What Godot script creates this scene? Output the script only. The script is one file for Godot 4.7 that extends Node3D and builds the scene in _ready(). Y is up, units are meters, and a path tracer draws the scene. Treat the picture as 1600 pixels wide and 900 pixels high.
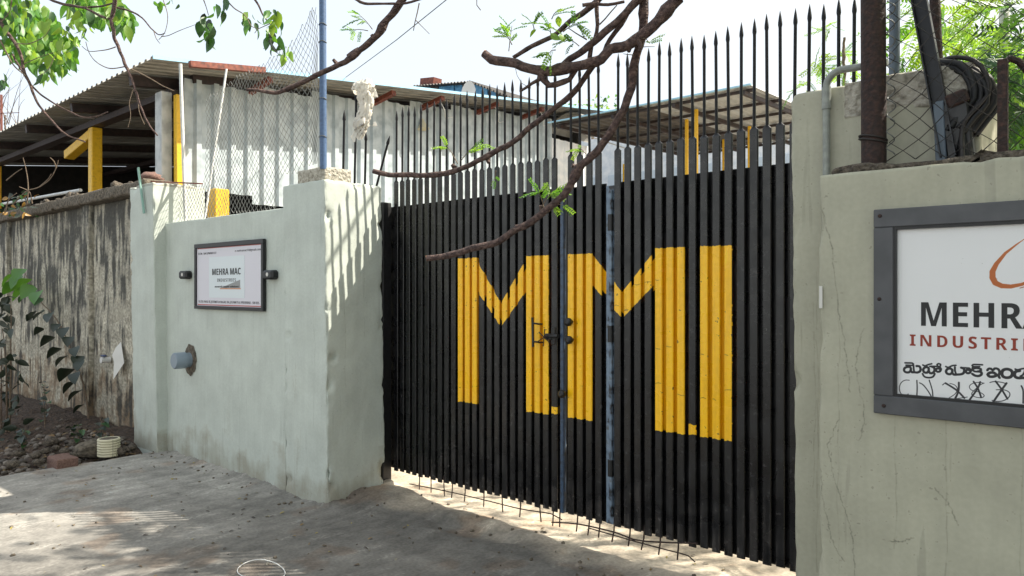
extends Node3D

const FOCAL := 1150.0
const EYE := Vector3(0, 1.6, 3.758)
const TURN := 0.846546            # angle between the view and the line of the street wall
var view_f := Vector3(-cos(TURN), 0, -sin(TURN))
var view_r := Vector3(sin(TURN), 0, -cos(TURN))
var M := {}
var taken := {}
var rng := RandomNumberGenerator.new()
var fn := FastNoiseLite.new()
const DOWN := Vector3(-1, -1.6, 1.05)   # the way the sunlight travels

# ------------------------------------------------------------------ mesh collector
class MB:
	var v := PackedVector3Array()
	var n := PackedVector3Array()
	var col := PackedColorArray()
	var idx := PackedInt32Array()
	var color := Color.WHITE
	func vert(p: Vector3, nn: Vector3) -> int:
		v.append(p); n.append(nn); col.append(color)
		return v.size() - 1
	func tri(a: Vector3, b: Vector3, c: Vector3) -> void:      # counter-clockwise seen from outside
		var nn := (b - a).cross(c - a).normalized()
		var i := vert(a, nn)
		vert(b, nn); vert(c, nn)
		idx.append(i); idx.append(i + 2); idx.append(i + 1)
	func quad(a: Vector3, b: Vector3, c: Vector3, d: Vector3) -> void:
		var nn := (c - a).cross(d - b).normalized()
		var i := vert(a, nn)
		vert(b, nn); vert(c, nn); vert(d, nn)
		for k in [0, 2, 1, 0, 3, 2]: idx.append(i + k)
	func poly(pts: Array) -> void:
		for k in range(1, pts.size() - 1): tri(pts[0], pts[k], pts[k + 1])
	func surf(rows: Array, colors: Array = []) -> void:        # along a row x up the rows = outward
		var w: int = rows[0].size()
		var h := rows.size()
		var base := v.size()
		var acc := PackedVector3Array()
		acc.resize(w * h)
		for j in h - 1:
			for i in w - 1:
				var a: Vector3 = rows[j][i]
				var b: Vector3 = rows[j][i + 1]
				var c: Vector3 = rows[j + 1][i + 1]
				var d: Vector3 = rows[j + 1][i]
				var nn := (c - a).cross(d - b)
				acc[j * w + i] += nn; acc[j * w + i + 1] += nn
				acc[(j + 1) * w + i] += nn; acc[(j + 1) * w + i + 1] += nn
		var round_: bool = rows[0][0].distance_to(rows[0][w - 1]) < 1e-6 and rows[h / 2][0].distance_to(rows[h / 2][w - 1]) < 1e-6
		for j in h:
			if round_:
				var s := acc[j * w] + acc[j * w + w - 1]
				acc[j * w] = s; acc[j * w + w - 1] = s
			for i in w:
				if colors.size(): color = colors[j][i]
				var nn := acc[j * w + i]
				vert(rows[j][i], nn.normalized() if nn.length_squared() > 0.0 else Vector3.UP)
		for j in h - 1:
			for i in w - 1:
				var k := base + j * w + i
				idx.append(k); idx.append(k + w + 1); idx.append(k + 1)
				idx.append(k); idx.append(k + w); idx.append(k + w + 1)
	func box(c: Vector3, s: Vector3, b := Basis(), bev := 0.0) -> void:
		var h := s / 2.0
		var e := minf(bev, minf(h.x, minf(h.y, h.z)) * 0.9)
		var P := func(x: float, y: float, z: float) -> Vector3: return c + b * Vector3(x, y, z)
		if e <= 0.0:
			quad(P.call(-h.x, -h.y, h.z), P.call(h.x, -h.y, h.z), P.call(h.x, h.y, h.z), P.call(-h.x, h.y, h.z))
			quad(P.call(h.x, -h.y, -h.z), P.call(-h.x, -h.y, -h.z), P.call(-h.x, h.y, -h.z), P.call(h.x, h.y, -h.z))
			quad(P.call(h.x, -h.y, h.z), P.call(h.x, -h.y, -h.z), P.call(h.x, h.y, -h.z), P.call(h.x, h.y, h.z))
			quad(P.call(-h.x, -h.y, -h.z), P.call(-h.x, -h.y, h.z), P.call(-h.x, h.y, h.z), P.call(-h.x, h.y, -h.z))
			quad(P.call(-h.x, h.y, h.z), P.call(h.x, h.y, h.z), P.call(h.x, h.y, -h.z), P.call(-h.x, h.y, -h.z))
			quad(P.call(-h.x, -h.y, -h.z), P.call(h.x, -h.y, -h.z), P.call(h.x, -h.y, h.z), P.call(-h.x, -h.y, h.z))
			return
		var g := h - Vector3(e, e, e)
		for ax in 3:
			var u := (ax + 1) % 3
			var w := (ax + 2) % 3
			for sg in [-1.0, 1.0]:
				var q := []
				for k in [[-1, -1], [1, -1], [1, 1], [-1, 1]]:
					var p := Vector3()
					p[ax] = sg * h[ax]; p[u] = k[0] * g[u]; p[w] = k[1] * g[w]
					q.append(c + b * p)
				if sg < 0: q.reverse()
				quad(q[0], q[1], q[2], q[3])
			for su in [-1.0, 1.0]:
				for sw in [-1.0, 1.0]:
					var q2 := []
					for k in [[-1, 0], [1, 0], [1, 1], [-1, 1]]:
						var p := Vector3()
						p[ax] = k[0] * g[ax]
						p[u] = su * (h[u] if k[1] == 0 else g[u])
						p[w] = sw * (g[w] if k[1] == 0 else h[w])
						q2.append(c + b * p)
					if su * sw < 0: q2.reverse()
					quad(q2[0], q2[1], q2[2], q2[3])
		for sx in [-1.0, 1.0]:
			for sy in [-1.0, 1.0]:
				for sz in [-1.0, 1.0]:
					var a: Vector3 = P.call(sx * h.x, sy * g.y, sz * g.z)
					var d: Vector3 = P.call(sx * g.x, sy * h.y, sz * g.z)
					var f: Vector3 = P.call(sx * g.x, sy * g.y, sz * h.z)
					if sx * sy * sz > 0: tri(a, d, f)
					else: tri(a, f, d)
	func bar(a: Vector3, b: Vector3, w: float, d: float, up := Vector3.UP, bev := 0.0) -> void:
		var y := (b - a).normalized()
		var r := up if absf(up.dot(y)) < 0.98 else Vector3.RIGHT
		var x := y.cross(r).normalized()
		box((a + b) / 2.0, Vector3(w, a.distance_to(b), d), Basis(x, y, x.cross(y)), bev)
	func tube(pts: Array, radii, sides := 8, caps := true) -> void:
		var rows := []
		var t: Vector3 = (pts[1] - pts[0]).normalized()
		var nn: Vector3 = t.cross(Vector3(0.31, 0.2, 0.93)).normalized()
		var last := pts.size() - 1
		for i in pts.size():
			var t2: Vector3 = (pts[mini(i + 1, last)] - pts[maxi(i - 1, 0)]).normalized()
			nn = (nn - t2 * nn.dot(t2)).normalized()
			var bb := t2.cross(nn)
			var r: float = radii[i] if radii is Array or radii is PackedFloat32Array else radii
			var ring := PackedVector3Array()
			for k in sides + 1:
				var a := TAU * (k % sides) / sides
				ring.append(pts[i] + (nn * cos(a) + bb * sin(a)) * r)
			rows.append(ring)
		surf(rows)
		if caps:
			for k in sides:
				tri(pts[0], rows[0][k + 1], rows[0][k])
				tri(pts[last], rows[last][k], rows[last][k + 1])
	func prism(outline: Array, a: Vector3, b: Vector3, x: Vector3, y: Vector3) -> void:   # outline counter-clockwise seen against b - a
		var k := outline.size()
		var A := []
		var B := []
		for p in outline:
			A.append(a + x * p.x + y * p.y); B.append(b + x * p.x + y * p.y)
		for i in k: quad(A[i], A[(i + 1) % k], B[(i + 1) % k], B[i])
		poly(B)
		A.reverse()
		poly(A)
	func mesh(uv_of = null) -> ArrayMesh:
		var a := []
		a.resize(Mesh.ARRAY_MAX)
		a[Mesh.ARRAY_VERTEX] = v; a[Mesh.ARRAY_NORMAL] = n; a[Mesh.ARRAY_COLOR] = col; a[Mesh.ARRAY_INDEX] = idx
		if uv_of != null:
			var uv := PackedVector2Array()
			for p in v: uv.append(uv_of.call(p))
			a[Mesh.ARRAY_TEX_UV] = uv
		var m := ArrayMesh.new()
		m.add_surface_from_arrays(Mesh.PRIMITIVE_TRIANGLES, a)
		return m

# ------------------------------------------------------------------ places
func ray(px: float, py: float) -> Vector3:
	return view_f + view_r * ((px - 800.0) / FOCAL) + Vector3.UP * ((450.0 - py) / FOCAL)
func at(px: float, py: float, depth: float) -> Vector3: return EYE + ray(px, py) * depth
func onz(px: float, py: float, z: float) -> Vector3: return at(px, py, (z - EYE.z) / ray(px, py).z)
func onx(px: float, py: float, x: float) -> Vector3: return at(px, py, (x - EYE.x) / ray(px, py).x)
func ony(px: float, py: float, y: float) -> Vector3: return at(px, py, (y - EYE.y) / ray(px, py).y)

# ------------------------------------------------------------------ nodes
func numbered(parent: Node, called: String) -> String:
	var key := "%d/%s" % [parent.get_instance_id(), called]
	var k: int = taken.get(key, 0)
	taken[key] = k + 1
	return called if k == 0 else "%s_%03d" % [called, k]
func tag(o: Node, label: String, category: String, group := "") -> Node:
	o.set_meta("label", label); o.set_meta("category", category)
	if group: o.set_meta("group", group)
	return o
func thing(called: String, label: String, category: String, where := Vector3.ZERO, group := "") -> Node3D:
	var o := Node3D.new()
	o.name = numbered(self, called)
	add_child(o, true)
	o.position = where
	tag(o, label, category, group)
	return o
func put(called: String, mesh: Mesh, m: Material, parent: Node = self, where := Transform3D()) -> MeshInstance3D:
	var o := MeshInstance3D.new()
	o.name = numbered(parent, called)
	o.mesh = mesh
	o.material_override = m
	o.transform = where
	parent.add_child(o, true)
	return o
func build(called: String, mb: MB, m: Material, parent: Node3D = self) -> MeshInstance3D:
	# geometry is given in the place's own coordinates; it is moved into its parent's
	var org := Vector3.ZERO
	if parent != self:
		var p: Node = parent
		while p != self:
			org += p.position
			p = p.get_parent()
	if org != Vector3.ZERO:
		for i in mb.v.size(): mb.v[i] -= org
	return put(called, mb.mesh(), m, parent)
func stuff(o: Node) -> Node:
	o.set_meta("kind", "stuff")
	return o
func structure(o: Node) -> Node:
	o.set_meta("kind", "structure")
	return o

# ------------------------------------------------------------------ materials
func lin(r: float, g: float, b: float) -> Color: return Color(r, g, b).linear_to_srgb()
func plain(c: Color, rough := 0.7, metal := 0.0) -> StandardMaterial3D:
	var m := StandardMaterial3D.new()
	m.albedo_color = c
	m.roughness = rough
	m.metallic = metal
	return m
func noise_tex(freq: float, octaves: int, sd: int, colors: Array, stops: Array, size := 256, kind := FastNoiseLite.TYPE_SIMPLEX_SMOOTH) -> NoiseTexture2D:
	var f := FastNoiseLite.new()
	f.noise_type = kind
	f.frequency = freq
	f.fractal_octaves = octaves
	f.seed = sd
	var t := NoiseTexture2D.new()
	t.width = size; t.height = size
	t.seamless = true
	t.noise = f
	if colors.size():
		var g := Gradient.new()
		g.offsets = PackedFloat32Array(stops)
		g.colors = PackedColorArray(colors)
		t.color_ramp = g
	return t
func mottled(colors: Array, stops: Array, scale: float, freq: float, rough: float, bump := 0.0, sd := 1, metal := 0.0) -> StandardMaterial3D:
	var m := StandardMaterial3D.new()
	m.albedo_texture = noise_tex(freq, 4, sd, colors, stops)
	m.roughness = rough
	m.metallic = metal
	m.uv1_triplanar = true
	m.uv1_world_triplanar = true
	m.uv1_scale = Vector3.ONE * scale
	if bump > 0.0:
		m.heightmap_enabled = true
		m.heightmap_texture = noise_tex(freq * 1.6, 4, sd + 7, [], [])
		m.heightmap_scale = bump
	return m
func image_mat(im: Image, scale: Vector3, offset: Vector3, rough: float, bump_tex: Texture2D = null, bump := 0.0) -> StandardMaterial3D:
	var m := StandardMaterial3D.new()
	m.albedo_texture = ImageTexture.create_from_image(im)
	m.roughness = rough
	m.uv1_triplanar = true
	m.uv1_world_triplanar = true
	m.uv1_triplanar_sharpness = 8.0
	m.uv1_scale = scale
	m.uv1_offset = offset
	if bump_tex:
		m.heightmap_enabled = true
		m.heightmap_texture = bump_tex
		m.heightmap_scale = bump
	return m
func field(w: int, h: int, freq: float, octaves: int, sd: int, stretch := 1) -> PackedByteArray:
	# noise bytes; stretch > 1 draws them out downwards
	var f := FastNoiseLite.new()
	f.noise_type = FastNoiseLite.TYPE_SIMPLEX_SMOOTH
	f.frequency = freq
	f.fractal_octaves = octaves
	f.seed = sd
	var im := f.get_seamless_image(w, h / stretch)
	if stretch > 1: im.resize(w, h, Image.INTERPOLATE_CUBIC)
	return im.get_data()

# painted plaster: faint blotches, thin vertical runs, specks, splash dirt at the foot
func plaster(sz: int, base: Color, sd: int, run: float, dirt: float) -> Image:
	var a := field(sz, sz, 0.006, 4, sd)
	var b := field(sz, sz, 0.09, 3, sd + 1)
	var s := field(sz, sz, 0.035, 4, sd + 2, 16)
	var g := field(sz, sz, 0.012, 3, sd + 3, 4)
	var out := PackedByteArray()
	out.resize(sz * sz * 3)
	var R := base.r8
	var G := base.g8
	var B := base.b8
	var k := 0
	for y in sz:
		var up := 1.0 - float(y) / sz
		var foot := clampf(1.0 - up * 7.0, 0.0, 1.0)
		for x in sz:
			var i := y * sz + x
			var t := 1.0 + (a[i] - 128) * 0.00035 + (b[i] - 128) * 0.0002
			var st := (s[i] - 128) * 0.0078
			var gate := clampf((g[i] - 110) * 0.012, 0.0, 1.0)
			t += st * 0.02 * run
			if st > 0.42: t -= minf((st - 0.42) * 0.4, 0.06) * gate * run
			if b[i] > 212 and g[i] > 120: t -= 0.16
			var d := 0.0
			if foot > 0.0: d = clampf(foot * 0.6 - 0.2 + (a[i] - 128) * 0.0035 + (b[i] - 128) * 0.0008 + (s[i] - 128) * 0.0012, 0.0, 0.5) * dirt
			out[k] = clampi(int((R * (1.0 - d) + 112 * d) * t), 0, 255)
			out[k + 1] = clampi(int((G * (1.0 - d) + 104 * d) * t), 0, 255)
			out[k + 2] = clampi(int((B * (1.0 - d) + 88 * d) * t), 0, 255)
			k += 3
	return Image.create_from_data(sz, sz, false, Image.FORMAT_RGB8, out)

func dab(im: Image, pts: Array, width: float, c: Color) -> void:          # a soft stroke through points in pixels
	for k in pts.size() - 1:
		var a: Vector2 = pts[k]
		var b: Vector2 = pts[k + 1]
		var r := width / 2.0
		var x0 := int(minf(a.x, b.x) - r - 1)
		var x1 := int(maxf(a.x, b.x) + r + 2)
		var y0 := maxi(int(minf(a.y, b.y) - r - 1), 0)
		var y1 := mini(int(maxf(a.y, b.y) + r + 2), im.get_height())
		var ab := b - a
		var l2 := maxf(ab.length_squared(), 1e-6)
		for y in range(y0, y1):
			for x in range(x0, x1):
				var p := Vector2(x + 0.5, y + 0.5)
				var t := clampf((p - a).dot(ab) / l2, 0.0, 1.0)
				var cover := clampf(r - p.distance_to(a + ab * t) + 0.5, 0.0, 1.0) * c.a
				if cover <= 0.0: continue
				var xx := posmod(x, im.get_width())
				var o := im.get_pixel(xx, y)
				im.set_pixel(xx, y, Color(lerpf(o.r, c.r, cover), lerpf(o.g, c.g, cover), lerpf(o.b, c.b, cover)))
func crack(im: Image, span: float, pts: Array, width: float, c: Color) -> void:   # points in metres on the wall, made ragged
	var w := im.get_width()
	var out := []
	var wander := Vector2.ZERO
	for k in pts.size() - 1:
		for j in 14:
			var p: Vector2 = pts[k].lerp(pts[k + 1], j / 14.0)
			wander = wander * 0.85 + Vector2(rng.randf_range(-1.6, 1.6), rng.randf_range(-0.8, 0.8))
			out.append(Vector2(p.x / span * w, w - p.y / span * w) + wander)
	for k in out.size() - 1:
		var cc := c
		cc.a *= rng.randf_range(0.15, 1.0)
		dab(im, [out[k], out[k + 1]], width * rng.randf_range(0.7, 1.5), cc)
	for k in out.size() / 6:                                   # crumbled specks along it
		var q: Vector2 = out[rng.randi_range(0, out.size() - 1)] + Vector2(rng.randf_range(-9, 9), rng.randf_range(-5, 5))
		dab(im, [q, q + Vector2(rng.randf_range(-3, 3), rng.randf_range(-2, 2))], 1.2, Color(c.r, c.g, c.b, c.a * 0.5))

func make_materials() -> void:
	var sage := Color8(184, 191, 183)
	var left := plaster(1024, sage, 11, 1.0, 1.0)
	var right := plaster(1024, Color8(168, 166, 147), 37, 1.5, 0.7)
	var dark := Color(0.34, 0.34, 0.29, 0.55)
	for c in [[[-1.0, 1.95], [-0.94, 1.75], [-0.93, 1.5], [-0.9, 1.35], [-0.88, 1.2]], [[-0.92, 1.1], [-0.96, 1.0], [-0.93, 0.85], [-0.88, 0.72], [-0.87, 0.6], [-0.84, 0.4]], [[-0.99, 0.92], [-0.98, 0.8], [-0.95, 0.66], [-0.9, 0.56]],
			[[-0.75, 0.68], [-0.7, 0.69], [-0.66, 0.71]], [[-0.83, 1.45], [-0.86, 1.3], [-0.82, 1.15], [-0.85, 1.02]], [[-0.6, 0.9], [-0.55, 0.84], [-0.53, 0.78]]]:
		var p := []
		for q in c: p.append(Vector2(q[0], q[1]))
		crack(right, 2.6, p, 1.0, dark)
	for k in 9:
		var x := rng.randf_range(-1.1, 0.1)
		crack(right, 2.6, [Vector2(x, rng.randf_range(1.5, 2.1)), Vector2(x + 0.005, 1.1), Vector2(x, rng.randf_range(0.1, 0.8))], 1.0, Color(0.4, 0.4, 0.34, 0.35))
	for k in 8:
		var x := rng.randf_range(-7.2, -4.6)
		var y := rng.randf_range(1.2, 2.2)
		crack(left, 2.6, [Vector2(x, y), Vector2(x + 0.004, y - 0.4), Vector2(x, y - rng.randf_range(0.5, 1.0))], 1.1, Color(0.42, 0.44, 0.4, 0.4))
	for q in [[-4.97, 0.5], [-5.0, 0.42], [-6.98, 0.22], [-6.92, 0.2], [-6.1, 0.6], [-5.02, 1.0]]:
		for k in 5: crack(left, 2.6, [Vector2(q[0] + k * 0.012, q[1] + rng.randf_range(-0.1, 0.1)), Vector2(q[0] + k * 0.012, q[1] - rng.randf_range(0.2, 0.4))], 1.6, Color(0.5, 0.47, 0.4, 0.22))
	var grain := noise_tex(0.03, 5, 5, [], [], 512)
	M.sage_left = image_mat(left, Vector3.ONE / 2.6, Vector3.ZERO, 0.62, grain, 0.22)
	M.sage_right = image_mat(right, Vector3.ONE / 2.6, Vector3.ZERO, 0.6, grain, 0.25)

	M.sage_pillar = image_mat(right, Vector3.ONE / 2.6, Vector3(0.4, 0, 0), 0.6, grain, 0.25)
	M.sage_pillar.albedo_color = Color8(255, 255, 255)

	# old mildewed wall
	var sz := 1024
	var a := field(sz, sz, 0.008, 4, 71)
	var b := field(sz, sz, 0.06, 4, 72)
	var s := field(sz, sz, 0.03, 5, 73, 8)
	var s2 := field(sz, sz, 0.012, 4, 74, 8)
	var bytes := PackedByteArray()
	bytes.resize(sz * sz * 3)
	for y in sz:
		var up := (1.0 - float(y) / sz) * 3.0
		for x in sz:
			var i := y * sz + x
			var mould := clampf((s[i] - 128) * 0.010 + (s2[i] - 128) * 0.010 + (b[i] - 128) * 0.005 + (a[i] - 128) * 0.007 + (up - 1.35) * 0.5 + 0.2, 0.0, 1.0)
			var soil := clampf(1.0 - up * 1.5 + (a[i] - 128) * 0.008 + (s[i] - 128) * 0.006, 0.0, 1.0)
			var pale := 1.0 + (b[i] - 128) * 0.0022 + (a[i] - 128) * 0.0014
			var r := 172.0 * pale
			var g := 166.0 * pale
			var bl := 150.0 * pale
			r = lerpf(r, 108.0, soil * 0.75); g = lerpf(g, 86.0, soil * 0.75); bl = lerpf(bl, 64.0, soil * 0.75)
			r = lerpf(r, 52.0, mould * 0.82); g = lerpf(g, 52.0, mould * 0.82); bl = lerpf(bl, 49.0, mould * 0.82)
			bytes[i * 3] = clampi(int(r), 0, 255); bytes[i * 3 + 1] = clampi(int(g), 0, 255); bytes[i * 3 + 2] = clampi(int(bl), 0, 255)
	M.old_wall = image_mat(Image.create_from_data(sz, sz, false, Image.FORMAT_RGB8, bytes), Vector3(1 / 4.1, 1 / 3.0, 1 / 4.1), Vector3.ZERO, 0.92, grain, 2.0)

	# worn concrete
	a = field(sz, sz, 0.005, 4, 91)
	b = field(sz, sz, 0.11, 4, 92)
	s = field(sz, sz, 0.02, 5, 93)
	s2 = field(sz, sz, 0.03, 4, 94, 4)
	for y in sz:
		for x in sz:
			var i := y * sz + x
			var t := 1.0 + (a[i] - 128) * 0.0008 + (b[i] - 128) * 0.001 + (s[i] - 128) * 0.0006 + (s2[i] - 128) * 0.0007
			if s2[i] > 190 and b[i] > 120: t += 0.1
			if b[i] > 205: t -= 0.2
			var rust := clampf((a[(i + 300000) % (sz * sz)] - 165) * 0.012, 0.0, 0.4)
			bytes[i * 3] = clampi(int(lerpf(206.0, 196.0, rust) * t), 0, 255)
			bytes[i * 3 + 1] = clampi(int(lerpf(201.0, 166.0, rust) * t), 0, 255)
			bytes[i * 3 + 2] = clampi(int(lerpf(192.0, 142.0, rust) * t), 0, 255)
	M.concrete = image_mat(Image.create_from_data(sz, sz, false, Image.FORMAT_RGB8, bytes), Vector3.ONE / 3.7, Vector3.ZERO, 0.88, noise_tex(0.02, 5, 15, [], [], 512), 0.7)
	M.concrete.vertex_color_use_as_albedo = true

	# gate paint: near black with the yellow letters, laid over the bars as one painted sheet
	var gw := 1536
	var gh := 1024
	var gb := field(gw, gh, 0.05, 4, 51)
	var gs := field(gw, gh, 0.06, 4, 52, 16)
	var gl := field(gw, gh, 0.01, 3, 53)
	var px := PackedByteArray()
	px.resize(gw * gh * 3)
	for y in gh:
		var Y := 2.55 - (y + 0.5) * 2.5 / gh
		for x in gw:
			var X := -4.8 + (x + 0.5) * 3.8 / gw
			var i := y * gw + x
			var k := i * 3
			var tone := (gb[i] - 128) * 0.05 + (gs[i] - 128) * 0.09
			var r := 14.0 + tone
			var g := 14.0 + tone
			var bl := 17.0 + tone
			if Y < 0.55:
				var dust := clampf((0.55 - Y) * 1.3 - 0.12 + (gl[i] - 128) * 0.004 + (gs[i] - 128) * 0.003, 0.0, 0.5)
				r += 62.0 * dust; g += 56.0 * dust; bl += 48.0 * dust
			if gb[i] > 196 and gl[i] > 100:
				r += 34; g += 33; bl += 31
			if Y > 0.74 and Y < 1.86 and X < -1.72 and X > -3.88 and yellow(X + (gb[i] - 128) * 0.00002, Y + (gb[i] - 128) * 0.00004):
				var w := 0.99 + (gb[i] - 128) * 0.0003 + (gs[i] - 128) * 0.0004
				r = 254.0 * w; g = 193.0 * w; bl = 18.0
				if gb[i] > 205 and gl[i] > 120:
					r = 120; g = 92; bl = 30
			px[k] = clampi(int(r), 0, 255); px[k + 1] = clampi(int(g), 0, 255); px[k + 2] = clampi(int(bl), 0, 255)
	var gim := Image.create_from_data(gw, gh, false, Image.FORMAT_RGB8, px)
	var G := func(X: float, Y: float) -> Vector2: return Vector2((X + 4.8) / 3.8 * gw, (2.55 - Y) / 2.5 * gh)
	for k in 26:                                              # dents, scratches and short seams across single bars
		var c := -2.476 + 0.0712 * rng.randi_range(0, 12)
		var y: float = [1.25, 0.98, 1.64, 1.48, 0.6, 1.05][k % 6] + rng.randf_range(-0.02, 0.02)
		var a2: Vector2 = G.call(c - 0.02, y)
		var b2: Vector2 = G.call(c + rng.randf_range(0.0, 0.022), y + rng.randf_range(-0.006, 0.006))
		var on_paint := yellow(c, y)
		dab(gim, [a2, a2.lerp(b2, 0.5) + Vector2(0, rng.randf_range(-2, 2)), b2], 1.3, Color(0.3, 0.2, 0.06, 0.6) if on_paint else Color(0.32, 0.32, 0.33, 0.5))
	for k in 160:                                             # flecks of dust and bare metal
		var q: Vector2 = G.call(rng.randf_range(-4.7, -1.2), 0.15 + 2.2 * pow(rng.randf(), 1.5))
		dab(gim, [q, q + Vector2(rng.randf_range(-1, 1), rng.randf_range(0, 5))], rng.randf_range(1.0, 2.2), Color(0.5, 0.48, 0.46, rng.randf_range(0.2, 0.7)))
	M.gate = StandardMaterial3D.new()
	M.gate.albedo_texture = ImageTexture.create_from_image(gim)
	M.gate.roughness = 0.55
	M.gate.roughness_texture = noise_tex(0.03, 4, 61, [Color(0.35, 0.35, 0.35), Color(0.55, 0.55, 0.55), Color(0.95, 0.95, 0.95)], [0.1, 0.55, 1.0], 512)
	M.gate.metallic_specular = 0.52
	var sw := 960
	var sh := 640
	px = PackedByteArray()
	px.resize(sw * sh * 3)
	for y in sh:
		var Y := 2.55 - (y + 0.5) * 2.5 / sh
		for x in sw:
			var X := -4.8 + (x + 0.5) * 3.8 / sw
			var k := (y * sw + x) * 3
			var on := Y > 0.74 and Y < 1.86 and X < -1.72 and X > -3.88 and yellow_behind(X, Y)
			px[k] = 244 if on else 12; px[k + 1] = 180 if on else 12; px[k + 2] = 16 if on else 14
	M.gate_sheet = M.gate.duplicate()
	M.gate_sheet.albedo_texture = ImageTexture.create_from_image(Image.create_from_data(sw, sh, false, Image.FORMAT_RGB8, px))
	M.black = mottled([Color8(20, 20, 22), Color8(28, 28, 30), Color8(44, 43, 42)], [0.0, 0.6, 1.0], 2.0, 0.05, 0.42, 0.0, 3)
	M.spike = mottled([Color8(12, 12, 15), Color8(20, 20, 24), Color8(48, 44, 42)], [0.0, 0.6, 1.0], 2.0, 0.05, 0.42, 0.0, 4)
	M.spike.metallic_specular = 0.36
	M.blue_edge = mottled([Color8(38, 52, 70), Color8(60, 80, 104), Color8(26, 29, 35)], [0.0, 0.6, 1.0], 1.5, 0.03, 0.35, 0.0, 6)
	M.bare_strip = mottled([Color8(30, 30, 32), Color8(104, 120, 138), Color8(126, 144, 162), Color8(70, 58, 50)], [0.22, 0.36, 0.7, 1.0], 1.6, 0.02, 0.4, 0.0, 8)
	M.rust = mottled([Color8(30, 22, 21), Color8(48, 33, 29), Color8(72, 48, 40)], [0.1, 0.5, 0.9], 2.5, 0.06, 0.8, 0.3, 9)
	M.red_oxide = mottled([Color8(70, 36, 28), Color8(112, 54, 38), Color8(132, 74, 54)], [0.1, 0.5, 0.9], 1.0, 0.04, 0.6, 0.0, 10)
	M.purlin = mottled([Color8(36, 29, 28), Color8(56, 42, 40)], [0.2, 0.8], 1.0, 0.04, 0.6, 0.0, 12)
	M.yellow = mottled([Color8(206, 158, 24), Color8(226, 180, 34), Color8(184, 140, 40)], [0.0, 0.6, 1.0], 1.0, 0.03, 0.45, 0.0, 13)
	M.tin = mottled([Color8(150, 152, 150), Color8(176, 178, 175), Color8(190, 190, 186)], [0.1, 0.5, 0.9], 0.7, 0.02, 0.45, 0.0, 14, 0.25)
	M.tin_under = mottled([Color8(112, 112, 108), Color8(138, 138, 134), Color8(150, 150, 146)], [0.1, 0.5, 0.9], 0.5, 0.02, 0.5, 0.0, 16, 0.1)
	M.cladding = mottled([Color8(146, 157, 162), Color8(172, 183, 188), Color8(186, 195, 198)], [0.1, 0.5, 0.9], 0.6, 0.02, 0.5, 0.0, 17)
	M.white_sheet = mottled([Color8(214, 220, 224), Color8(236, 238, 238)], [0.2, 0.8], 0.6, 0.02, 0.5, 0.0, 18)
	M.inner_dark = mottled([Color8(26, 25, 24), Color8(40, 38, 36)], [0.2, 0.8], 0.6, 0.03, 0.8, 0.0, 33)  # near black: darkness of the inside put into the wall colour
	M.canopy = mottled([Color8(138, 142, 144), Color8(158, 163, 165), Color8(168, 172, 174)], [0.1, 0.5, 0.9], 0.5, 0.02, 0.5, 0.0, 34, 0.0)
	M.pale_blue = plain(Color8(150, 196, 222), 0.5)
	M.far_glass = plain(Color8(196, 208, 216), 0.3)
	M.blue_roof = mottled([Color8(60, 120, 164), Color8(96, 160, 200)], [0.2, 0.8], 0.6, 0.03, 0.5, 0.0, 19)
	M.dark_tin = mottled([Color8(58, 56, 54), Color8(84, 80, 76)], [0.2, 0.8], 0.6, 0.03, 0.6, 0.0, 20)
	M.green_tin = plain(Color8(52, 62, 60), 0.6)
	M.blue_pole = mottled([Color8(62, 84, 118), Color8(80, 106, 142), Color8(52, 66, 90)], [0.0, 0.6, 1.0], 1.5, 0.04, 0.45, 0.0, 21)
	M.grey_pole = plain(Color8(84, 96, 108), 0.5)
	M.white_pipe = mottled([Color8(186, 188, 186), Color8(214, 214, 210)], [0.2, 0.8], 1.5, 0.04, 0.5, 0.0, 22)
	M.pvc = mottled([Color8(128, 132, 126), Color8(152, 156, 148)], [0.2, 0.8], 2.0, 0.04, 0.5, 0.0, 23)
	M.cap = plain(Color8(128, 142, 154), 0.35)
	M.wire = plain(Color8(120, 122, 120), 0.45, 0.6)
	M.dark_wire = plain(Color8(44, 40, 38), 0.55, 0.3)
	M.raw = mottled([Color8(134, 129, 117), Color8(172, 167, 154), Color8(192, 187, 175)], [0.15, 0.5, 0.9], 2.0, 0.04, 0.92, 1.2, 24)
	M.old_raw = mottled([Color8(62, 56, 48), Color8(98, 90, 78), Color8(126, 116, 102)], [0.15, 0.5, 0.9], 1.6, 0.04, 0.95, 1.5, 25)
	M.rubble = mottled([Color8(50, 44, 38), Color8(86, 78, 68), Color8(120, 110, 98)], [0.15, 0.5, 0.9], 3.0, 0.05, 0.95, 1.5, 26)
	M.soil = mottled([Color8(40, 32, 27), Color8(66, 54, 45), Color8(92, 76, 64)], [0.15, 0.5, 0.9], 1.4, 0.05, 0.97, 2.0, 27)
	M.brick = mottled([Color8(100, 76, 68), Color8(128, 100, 90)], [0.2, 0.8], 3.0, 0.05, 0.9, 0.8, 28)
	M.bark = mottled([Color8(48, 36, 34), Color8(80, 62, 58), Color8(120, 98, 88)], [0.2, 0.5, 0.85], 5.0, 0.03, 0.85, 0.9, 29)
	M.twig = mottled([Color8(92, 78, 66), Color8(132, 116, 98)], [0.2, 0.8], 4.0, 0.04, 0.85, 0.3, 30)
	M.cut_wood = plain(Color8(176, 128, 96), 0.85)
	M.white = plain(Color8(214, 214, 212), 0.35)
	M.sign_frame = mottled([Color8(70, 71, 74), Color8(80, 81, 84)], [0.2, 0.8], 1.0, 0.03, 0.5, 0.0, 31)
	M.ink = plain(Color8(22, 23, 26), 0.45)
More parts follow.
